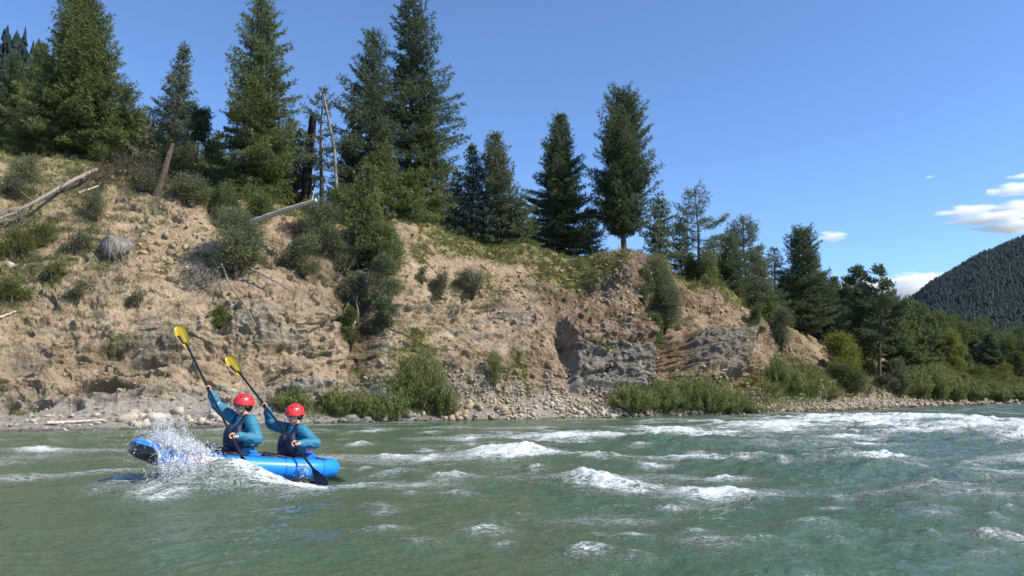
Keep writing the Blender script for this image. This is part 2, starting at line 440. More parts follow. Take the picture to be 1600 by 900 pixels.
# look-ups on the finished ground
def col_i(x): return int(np.clip(np.searchsorted(colx, x), 1, NC - 2))
def ground(x, d):
    """ground point in photo column x at distance d (nearest row from behind)"""
    i = col_i(x); Y = S[i, :, 1]; k = int(np.argmin(np.abs(Y - d) + (TT[i] < 1.0) * 50))
    p = S[i, k].copy(); s = d / p[1]; q = p * s; q[2] = p[2]; q[1] = d
    return q
def crest_d(x): return float(S[col_i(x), int(np.argmin(np.abs(T - 5.0))), 1])
def find(x, y):
    """ground point seen at photo pixel (x, y)"""
    i = col_i(x); k = np.where((TT[i] > .98) & (TT[i] < 6.3))[0]
    hit = np.where(SY[i, k] <= y + .5)[0]
    best = k[hit[0]] if len(hit) else k[np.argmin(np.abs(SY[i, k] - y))]
    return S[i, best].copy()
rngT = np.random.RandomState(3)

# one sheet of lower ground under everything, out to the horizon
gp = np.array([[-9000, -9000, -1.6], [9000, -9000, -1.6], [9000, 9000, -1.6], [-9000, 9000, -1.6]], float)
ground_o = link('ground', mesh_data('ground', gp, np.array([[0, 1, 2, 3]]), simple('valley_floor', (.10, .11, .06), .95, .4, .02, world=True)))
tag(ground_o, 'flat valley floor reaching the horizon', kind='structure')

def hill(name, label, xs, yr, dr, db, seed, depth_n=40, sub=90, col=(.035, .05, .025)):
    """ridge drawn at rows yr over columns xs at distance dr, foot at distance db"""
    u = np.linspace(xs[0], xs[-1], sub); y = np.interp(u, xs, yr)
    R_ = px(u, y, dr); Ft = px(u, HOR, db); Ft[:, 2] = -1
    t = np.linspace(0, 1, depth_n)[:, None, None]
    G = Ft[None] * (1 - t) + R_[None] * t
    G[..., 2] = Ft[None, :, 2] + (R_[None, :, 2] - Ft[None, :, 2]) * (t[..., 0] ** 1.15)
    back = R_[None].repeat(6, 0); tb = np.linspace(.15, 1, 6)[:, None]
    back[..., 1] += tb * dr * .5; back[..., 2] *= (1 - tb * .9)
    G = np.concatenate([G, back])
    G[..., 2] += fbm(G, dr * .12, 4, seed) * dr * .012 * np.concatenate([t[..., 0] * (1 - t[..., 0]) * 4 + .2, np.ones((6, 1))])
    o = link(name, mesh_data(name, G.reshape(-1, 3), grid_faces(len(G), sub), simple(name + '_soil', col, .95, .4, .02, world=True), True))
    tag(o, label, kind='structure')
    return G
hillR = hill('hill', 'dark forested mountainside rising on the far right', [1180, 1300, 1400, 1430, 1450, 1500, 1530, 1560, 1600, 1700, 1900, 2300],
             [585, 560, 505, 472, 447, 420, 400, 391, 372, 330, 270, 230], 1150, 420, 5)
hillL = hill('hill', 'wooded slope behind the firs at the upper left', [-400, -200, -60, 0, 40, 90, 200, 420, 520],
             [10, 40, 85, 105, 118, 150, 250, 330, 420], 150, 75, 9)
# ------------------------------------------------------------------ the river
nr_, na_ = 760, 980
r_ = np.geomspace(3.2, 230, nr_); a_ = np.radians(np.linspace(-58, 62, na_))
O = np.array([0.0, -1.5])
WX = O[0] + r_[:, None] * np.sin(a_)[None]; WY = O[1] + r_[:, None] * np.cos(a_)[None]
WP = np.stack([WX, WY, np.zeros_like(WX)], -1)
QX, QY = proj(WP)
def wel(cx, cy, rx, ry, rot=0.0):
    """soft patch on the water, centred where photo pixel (cx, cy) meets it; sizes in metres on the water"""
    d = float(dwater(cy)); X0 = (cx - 800) / FPX * d / (cp - (450 - cy) / FPX * sp_)
    sx = rx * d / FPX; sy = ry * d * d / 1397.0
    c, s = math.cos(rot), math.sin(rot)
    dx, dy = WX - X0, WY - d
    u = (dx * c + dy * s) / sx; v_ = (-dx * s + dy * c) / sy
    return np.exp(-(u * u + v_ * v_)), u, v_
rap = np.zeros_like(WX)          # roughness of the rapids
for q in [(1400, 668, 330, 22, 1), (1560, 690, 130, 30, 1.0), (1020, 690, 140, 20, .8), (820, 705, 130, 22, .7), (920, 762, 110, 22, .5), (1340, 735, 120, 25, .6),
          (1240, 700, 160, 20, .5), (1500, 760, 160, 30, .4), (430, 745, 180, 16, .35), (1100, 730, 160, 15, .4), (1150, 770, 100, 10, .3)]:
    rap += q[4] * wel(*q[:4])[0]
rap = np.clip(rap, 0, 1.3)
warp = fbm(WP, 3.0, 2, 200)[..., None] * .8
Q = WP + warp
# flow comes from the right: crests lie across it, so stretch along a slant
def rotp(P_, a):
    c, s = math.cos(a), math.sin(a); R = P_.copy()
    R[..., 0] = P_[..., 0] * c + P_[..., 1] * s; R[..., 1] = -P_[..., 0] * s + P_[..., 1] * c
    return R
Qr = rotp(Q, .35)
h = .085 * fbm(Qr, (3.4, 1.9, 2), 3, 210) + .042 * fbm(Qr, (1.2, .65, 1), 3, 220, .55, 1) * (.6 + rap) \
  + .026 * fbm(Qr, (.55, .28, 1), 4, 230, .6, 1) * (.75 + .9 * rap)
h += rap * (.11 * fbm(Qr, (2.4, 1.2, 1), 4, 240, .55, 1) + .05 * fbm(Q, .35, 3, 250, .6))
foam = np.zeros_like(h)
# breaking waves: (column, row, half width px, half height px, height m, foam, slant)
brk = [(800, 712, 62, 17, .26, 1.15, -.1), (925, 760, 72, 13, .26, 1.25, .25), (870, 690, 60, 8, .2, 1.0, 0), (930, 686, 60, 6, .12, .9, .0),
       (1060, 680, 110, 9, .22, 1.05, .1), (1180, 672, 90, 10, .3, 1.05, 0), (1300, 660, 120, 9, .38, 1.25, 0), (1420, 655, 130, 11, .45, 1.3, 0),
       (1520, 664, 100, 13, .45, 1.3, .1), (1590, 690, 70, 20, .45, 1.1, 0), (1370, 722, 70, 13, .28, .95, -.25), (1330, 690, 120, 4, .12, .8, .1),
       (1080, 720, 160, 6, .12, .85, 0), (1130, 775, 90, 8, .12, .85, .2), (700, 752, 40, 8, .12, .8, 0), (620, 745, 60, 10, .16, .7, -.3), (1470, 770, 90, 14, .12, .68, -.2),
       (1560, 750, 80, 16, .1, .6, 0), (560, 760, 90, 7, .05, .72, .1), (270, 775, 80, 10, .05, .8, 0), (265, 778, 38, 6, .05, 1.0, 0),
       (120, 742, 110, 8, .07, .62, .25), (60, 745, 50, 5, .03, .7, .2), (760, 838, 55, 12, .04, .75, 0), (1100, 862, 60, 18, .04, .75, 0), (1440, 815, 60, 10, .05, .7, -.25),
       (1540, 870, 60, 9, .04, .75, .3), (640, 765, 90, 8, .04, .62, 0), (60, 715, 90, 6, .04, .55, 0), (1240, 862, 30, 10, .02, .4, 0), (960, 720, 120, 5, .06, .75, 0), (700, 700, 90, 5, .05, .6, 0)]
rb = np.random.RandomState(12)
n_tear = .5 + .9 * fbm(Qr, (.75, .4, 1), 3, 265, .6, 1); n_cr = fbm(Qr, (.9, .6, 1), 3, 260)
for k_ in range(120):
    cx = rb.uniform(560, 1640) if k_ < 108 else rb.uniform(-20, 600); top_ = 672 if cx < 1000 else 660
    cy = top_ + 210 * rb.rand() ** 2.3; sc_ = (cy - 590) / 110
    brk.append((cx, cy, rb.uniform(10, 34) * sc_ ** .6, rb.uniform(1.6, 3.6) * sc_ ** .8, rb.uniform(.03, .10), rb.uniform(.52, .95) * (1 if k_ < 108 else .8) * (1 if cy < 760 else .8) * (.45 if k_ >= 108 and cy > 730 else 1), rb.normal() * .22))
for (cx, cy, rx, ry, hh, fo, ro) in brk:
    if rx > 45: rx *= .85
    if cy < 700: hh *= .62
    ry = ry * (.75 if rx > 45 else 1)
    g, u, v_ = wel(cx, cy, rx, ry, ro)
    crest = np.exp(-(u * u) - (v_ * 1.5 + .35 * u * u) ** 2)
    h += hh * .46 * crest * (1 + .9 * n_cr)
    front = np.exp(-(u * u) * .9 - ((v_ + .25) * .95) ** 2)          # foam falls down the near face
    foam = np.maximum(foam, fo * (.10 * front + .76 * front * np.clip(n_tear, 0, 1.05)))
# the boat's own bow wave and the wave it climbs
ridge_pts = [(205, 762, .10), (250, 768, .12), (300, 768, .10), (345, 767, .20), (385, 766, .27), (425, 768, .12), (480, 770, .04)]
for (cx, cy, hh) in ridge_pts:
    g, u, v_ = wel(cx, cy, 48, 7, .1); h += hh * g; foam = np.maximum(foam, .8 * np.exp(-u * u - (v_ * .8 + .3) ** 2))
nl_ = 1 - .75 * sstep(760, 800, QY) * (1 - sstep(700, 1000, QX))
# streaks of old foam, stretched along the flow
streak = fbm(rotp(WP, .28) + warp, (2.6, .45, 1), 4, 270, .6)
speck = fbm(rotp(WP, .2), (.35, .14, 1), 3, 280, .6)
foam = foam * (.74 + .45 * fbm(Qr, (.9, .35, 1), 4, 290, .6) + .25 * speck)
rap2 = np.clip(wel(1420, 664, 330, 17)[0] + wel(1570, 690, 110, 26)[0] + .8 * wel(1180, 672, 120, 9)[0], 0, 1)
patch = sstep(-.25, .35, fbm(Qr, (3.5, 1.4, 1), 3, 297))
foam += nl_ * .19 * sstep(-.1, .6, fbm(WP, (4, 1.8, 1), 3, 298)) * (WY > 4)
foam += (rap2 * .8 + .2 * rap) * .34 * sstep(.05, .2, h) * patch
foam += nl_ * .19 * sstep(-.1, .6, fbm(WP, (4, 1.8, 1), 3, 298)) * (WY > 4)
foam += (rap2 * .7 + .3 * rap) * .44 * (.3 + .7 * patch) * sstep(.0, .6, streak + .3 * speck)
foam += nl_ * .36 * sstep(.18, .75, streak) * sstep(-.2, .5, fbm(WP, 5, 2, 295)) * (WY > 5)
hmid = .02 * fbm(Qr, (.9, .5, 1), 2, 300, .5, 1)
h += foam.clip(0, 1) * (.05 * fbm(Q, .28, 3, 310, .6, 2) + .03)
# keep clear of the shore
fade = np.ones_like(h); fade *= 1 - .6 * sstep(90, 200, WY)
h *= fade
lowr = np.exp(-(((WX + 2.75) / .8) ** 2 + ((WY - 10.0) / .7) ** 2)); h = h * (1 - .7 * lowr) - .05 * lowr
# the hull presses the water down under itself
BX, BY = WX + 3.63, WY - 10.05; bu = BX * -.842 + BY * -.540; bv = BX * .540 + BY * -.842
inside = (np.abs(bu) < 1.36) & (np.abs(bv) < .47 * np.clip(1.15 - .2 * np.abs(bu), 0, 1))
lim = .25 + bu * .096 - .17 + .12 * np.clip((bu - .35) / .9, 0, 1) ** 2
h = np.where(inside, np.minimum(h, lim), h)
WP[..., 2] = h
m, nt, b = new_mat('river_water')
v = coords(nt)
mp = nt.nodes.new('ShaderNodeMapping'); mp.inputs['Rotation'].default_value = (0, 0, -.3); mp.inputs['Scale'].default_value = (1, 2.2, 1)
nt.links.new(v, mp.inputs['Vector']); vv = mp.outputs[0]
fo = attr(nt, 'foam')
l1 = noise_node(nt, 4.5, 7, .70, vv, .9); l1 = math_n(nt, 'SUBTRACT', 1.02, math_n(nt, 'MULTIPLY', math_n(nt, 'ABSOLUTE', math_n(nt, 'SUBTRACT', l1, .5)), 4.2)); l2 = noise_node(nt, 26, 4, .7, vv)
lace = math_n(nt, 'ADD', math_n(nt, 'MULTIPLY', math_n(nt, 'SUBTRACT', l1, .58), .92), math_n(nt, 'MULTIPLY', math_n(nt, 'SUBTRACT', l2, .5), 1.3))
fs = math_n(nt, 'ADD', fo, lace)
ff = ramp(nt, fs, [(.49, 0.0), (.90, 1.0)])
big = noise_node(nt, .22, 3, .5, vv)
wc = ramp(nt, big, [(.3, (.084, .115, .056)), (.7, (.062, .115, .068))])
wc = mixc(nt, math_n(nt, 'MULTIPLY', fo, .42, clamp=True), wc, (.17, .26, .19))
colr = mixc(nt, ff, wc, (.60, .65, .63))
nt.links.new(colr, b.inputs['Base Color'])
nt.links.new(ramp(nt, ff, [(0, .07), (1, .75)]), b.inputs['Roughness'])
b.inputs['IOR'].default_value = 1.333
b1 = noise_node(nt, 5, 5, .6, vv, .3); b2 = noise_node(nt, 22, 4, .6, vv)
bump(nt, b, math_n(nt, 'ADD', math_n(nt, 'ADD', b1, math_n(nt, 'MULTIPLY', b2, .3)), math_n(nt, 'MULTIPLY', ff, .5)), .85, .07)
river = link('river_water', mesh_data('river_water', WP.reshape(-1, 3), grid_faces(nr_, na_), m, True, vals={'foam': np.clip(foam, 0, .92).reshape(-1)}))
tag(river, 'green choppy river with white foaming rapids', kind='structure')
def water_z(x, y):
    """height of the water at world x, y"""
    k = int(np.argmin((WX - x) ** 2 + (WY - y) ** 2)); return float(h.reshape(-1)[k])
# ------------------------------------------------------------------ trees and shrubs
def unit_rand(rng, n):
    return norm(rng.normal(size=(n, 3)))

def leaf_quads(P_, D, L, Wd, rng):
    """one diamond-shaped leaf or needle bunch per row"""
    n = len(P_); side = norm(np.cross(D, unit_rand(rng, n)))
    L = np.broadcast_to(L, (n,))[:, None]; Wd = np.broadcast_to(Wd, (n,))[:, None]
    V = np.stack([P_, P_ + D * L * .45 + side * Wd, P_ + D * L, P_ + D * L * .45 - side * Wd], 1)
    return V.reshape(-1, 3), np.arange(4 * n).reshape(-1, 4)

def conifer(label, base, H, R, cb=.12, mat='fir_dark', bark='bark', dens=1.0, shape=.85, irr=.25, droop=.15, lean=(0, 0),
            tuft=False, side=0, sparse=0.0, nl=.23, nw=.022, seed=1, group=None, name='fir_tree', cat='tree', parent=None, r0=None, topfill=1.0, bmin=0.0):
    rng = np.random.RandomState(seed)
    root = empty(name, tuple(base)); tag(root, label, cat, group)
    ng = 14
    zs = np.linspace(0, 1, ng)
    bend = np.stack([lean[0] * H * zs + .012 * H * np.sin(zs * 5 + seed), lean[1] * H * zs + .012 * H * np.cos(zs * 4 + seed), H * zs], -1)
    def tp(t): return np.array([np.interp(t, zs, bend[:, k]) for k in range(3)])
    r0 = r0 or (.012 * H + .06)
    tr = Geo(); flare = np.where(zs < .06, 1.35, 1.0)
    bend0 = bend.copy(); bend0[0, 2] = -.5
    tr.tube(bend0, r0 * (1 - zs * .93) * flare, 9)
    FP, FD, FT = [], [], []
    z = cb; k = 0
    lob = rng.uniform(0, 6.28, 4)
    while z < .985:
        t = (z - cb) / (1 - cb)
        prof = (1 - t) ** shape * min(1, .55 + t * 4)
        nb = max(3, int(round((5.5 if not tuft else 4.8) * dens)))
        a0 = rng.uniform(0, 6.28)
        for q in range(nb):
            if rng.rand() < sparse: continue
            az = a0 + q * 6.283 / nb + rng.normal() * .25
            gap = 1 + irr * math.sin(az * 2 + lob[0] + 5 * t) + irr * .7 * math.sin(az * 3 + lob[1] + 9 * t) + irr * rng.normal() * .9
            L = max(.18, R * prof * np.clip(gap, .35, 1.45)) + bmin
            if side: L *= 1 + side * math.cos(az)
            ev = .75 * t - droop * (1 - t) + rng.normal() * .1
            p0 = tp(min(.99, z + rng.uniform(-.01, .01)))
            out = np.array([math.cos(az), math.sin(az), 0]); lat = np.array([-out[1], out[0], 0])
            ns = max(3, int(L / .15)); s = np.linspace(.12 if not tuft else .35, 1, ns)
            curve = p0 + out * (s * L * math.cos(ev))[:, None] + np.array([0, 0, 1.]) * (s * L * math.sin(ev) + (-droop * .5 + .35 * s) * s * L * .5)[:, None]
            if L > .5:
                kk = [0, ns // 2, ns - 1]
                tr.tube(np.vstack([p0, curve[kk]]), np.array([1, .75, .5, .12]) * (.010 * L + .008), 4, cap=False)
            wdt = np.where(s < 1, .36 * L * (1.05 - s) + .10, .08)
            if tuft: wdt = .30 * L * np.sin(np.clip(s, 0, .97) * 3.1) + .10
            cnt = 1 + (wdt / .13).astype(int)
            for i in range(ns):
                m_ = cnt[i] * 2
                u = rng.uniform(-1, 1, m_)
                pp = curve[i] + lat * (u * wdt[i])[:, None] + out * (np.abs(u) * wdt[i] * .35)[:, None] + rng.normal(size=(m_, 3)) * (.035 if not tuft else .10)
                FP.append(pp); FD.append(norm(out * .8 + lat * np.sign(u)[:, None] * .6 + np.array([0, 0, .15])))
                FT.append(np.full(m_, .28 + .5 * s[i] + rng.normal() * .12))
        z += (.30 if not tuft else .36) / H * (1 + .5 * rng.rand()) / max(.6, dens)
        k += 1
    tips = np.linspace(.93, 1.0, int(18 * topfill))
    FP.append(np.array([tp(t) for t in tips])); FD.append(np.tile([0, 0, 1.], (len(tips), 1)) + rng.normal(size=(len(tips), 3)) * .4); FT.append(np.full(len(tips), .6))
    FP = np.concatenate(FP); FD = np.concatenate(FD); FT = np.concatenate(FT)
    n_ = 4
    P_ = np.repeat(FP, n_, 0); D = norm(np.repeat(FD, n_, 0) * (.75 if not tuft else .3) + unit_rand(rng, len(P_)) * .75 + [0, 0, .12 if not tuft else .3])
    V, F = leaf_quads(P_, D, rng.uniform(.6, 1.15, len(P_)) * nl, nw, rng)
    link('trunk', tr.mesh('trunk', M[bark], True), root)
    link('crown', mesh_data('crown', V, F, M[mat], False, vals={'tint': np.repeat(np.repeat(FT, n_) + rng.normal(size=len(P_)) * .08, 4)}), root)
    return root

def shrub(label, base, H, R, mat='juniper', bark='bark', n=2600, lobes=7, leaf=(.16, .03), seed=1, lean=(0, 0), stem=.04, group=None, name='shrub', cat='shrub', flat=1.0, stems=True, hang=0.0, depth=.8, parts=('stems', 'foliage')):
    rng = np.random.RandomState(seed); n = int(n * 1.5)
    root = empty(name, tuple(base)); tag(root, label, cat, group)
    Cn = []
    for i in range(lobes):
        a = rng.uniform(0, 6.28); q = rng.rand() ** .5
        zc = .08 + .74 * i / max(1, lobes - 1)
        w = R * q * (.75 if zc < .6 else .45)
        Cn.append([math.cos(a) * w + lean[0] * zc * H, math.sin(a) * w * depth + lean[1] * zc * H, zc * H * flat, rng.uniform(.32, .55) * min(R, H * .6)])
    Cn = np.array(Cn)
    if hang: Cn[:, 2] -= hang * H * np.abs(Cn[:, 0]) / R
    tr = Geo()
    for c in Cn:
        mid = c[:3] * .5 + rng.normal(size=3) * .08 * R
        tr.tube([[rng.normal() * .05, rng.normal() * .05, -.35], mid, c[:3]], [stem, stem * .6, stem * .15], 5)
        for _ in range(3):
            e = c[:3] + unit_rand(rng, 1)[0] * c[3] * .9
            tr.tube([c[:3] * .85, e], [stem * .3, stem * .08], 3, cap=False)
    k = rng.choice(len(Cn), n, p=Cn[:, 3] ** 2 / (Cn[:, 3] ** 2).sum())
    # twigs grouped so the outline breaks into sprays
    ntw = max(20, n // 14); kk = rng.choice(len(Cn), ntw, p=Cn[:, 3] ** 2 / (Cn[:, 3] ** 2).sum())
    td = norm(unit_rand(rng, ntw) + [0, 0, .35]); rr = rng.uniform(.45, 1.12, ntw) * Cn[kk, 3]
    tc = Cn[kk, :3] + td * rr[:, None]
    w = rng.randint(0, ntw, n)
    P_ = tc[w] + rng.normal(size=(n, 3)) * (.09 * min(R, 1.6) + .02)
    D = norm(td[w] * .8 + unit_rand(rng, n) * .8 + [0, 0, .25])
    P_[:, 2] = np.maximum(P_[:, 2], .02) if not hang else P_[:, 2]
    n_l = n
    V, F = leaf_quads(P_, D, rng.uniform(.6, 1.2, n) * leaf[0] * .8, leaf[1] * .62, rng)
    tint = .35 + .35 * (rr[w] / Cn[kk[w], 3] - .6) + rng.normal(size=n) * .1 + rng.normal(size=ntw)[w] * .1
    if stems: link(parts[0], tr.mesh(parts[0], M[bark], True), root)
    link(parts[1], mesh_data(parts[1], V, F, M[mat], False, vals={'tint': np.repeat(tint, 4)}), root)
    return root

def wands(label, base, H, R, mat='willow', n=90, per=34, seed=1, group=None, name='willow_shrub', cat='shrub', depth=.7, leaf=(.13, .018), spread=.5):
    """upright thin stems with narrow leaves, as riverside willow"""
    rng = np.random.RandomState(seed)
    root = empty(name, tuple(base)); tag(root, label, cat, group)
    tr = Geo(); PP, DD, TT_ = [], [], []
    for i in range(n):
        a = rng.uniform(0, 6.28); q = rng.rand() ** .6
        b0 = np.array([math.cos(a) * R * .8 * q, math.sin(a) * R * .8 * q * depth, -.1])
        hh = H * rng.uniform(.35, 1.12) * (1 - .45 * q * q)
        tip = b0 + [math.cos(a) * R * spread * q + rng.normal() * .12, math.sin(a) * R * spread * q * depth + rng.normal() * .12, hh]
        s = np.linspace(0, 1, 5)[:, None]; st = b0 * (1 - s) + tip * s; st[:, :2] = b0[:2] * (1 - s ** 1.5) + tip[:2] * s ** 1.5
        if i % 2 == 0: tr.tube(st, np.linspace(.012, .003, 5), 3, cap=False)
        u = rng.uniform(.12, 1, per); idx = [np.interp(u, s[:, 0], st[:, k]) for k in range(3)]
        PP.append(np.stack(idx, -1) + rng.normal(size=(per, 3)) * .05)
        DD.append(norm(unit_rand(rng, per) * .8 + [0, 0, .8] + norm(tip - b0)[None] * .4)); TT_.append(np.full(per, .25) + .5 * u + rng.normal() * .15)
    P_ = np.concatenate(PP); D = np.concatenate(DD); t = np.concatenate(TT_)
    V, F = leaf_quads(P_, D, rng.uniform(.6, 1.2, len(P_)) * leaf[0], leaf[1], rng)
    link('stems', tr.mesh('stems', M['bark'], True), root)
    link('foliage', mesh_data('foliage', V, F, M[mat], False, vals={'tint': np.repeat(t, 4)}), root)
    return root

def place(x, ybase, ytop, hw, off=None, slope=False, d=None):
    """base point, height and half width for something seen from ybase up to ytop"""
    if slope: b = find(x, ybase)
    else:
        d = d if d is not None else crest_d(x) + off
        b = ground(x, d)
        q = px(x, ybase, d)
        if q[2] < b[2]: b[2] = max(q[2], b[2] - .6)
        b[0] = q[0]
    dd = b[1]; top = px(x, ytop, dd)
    return b, float(top[2] - b[2]), hw * dd / FPX

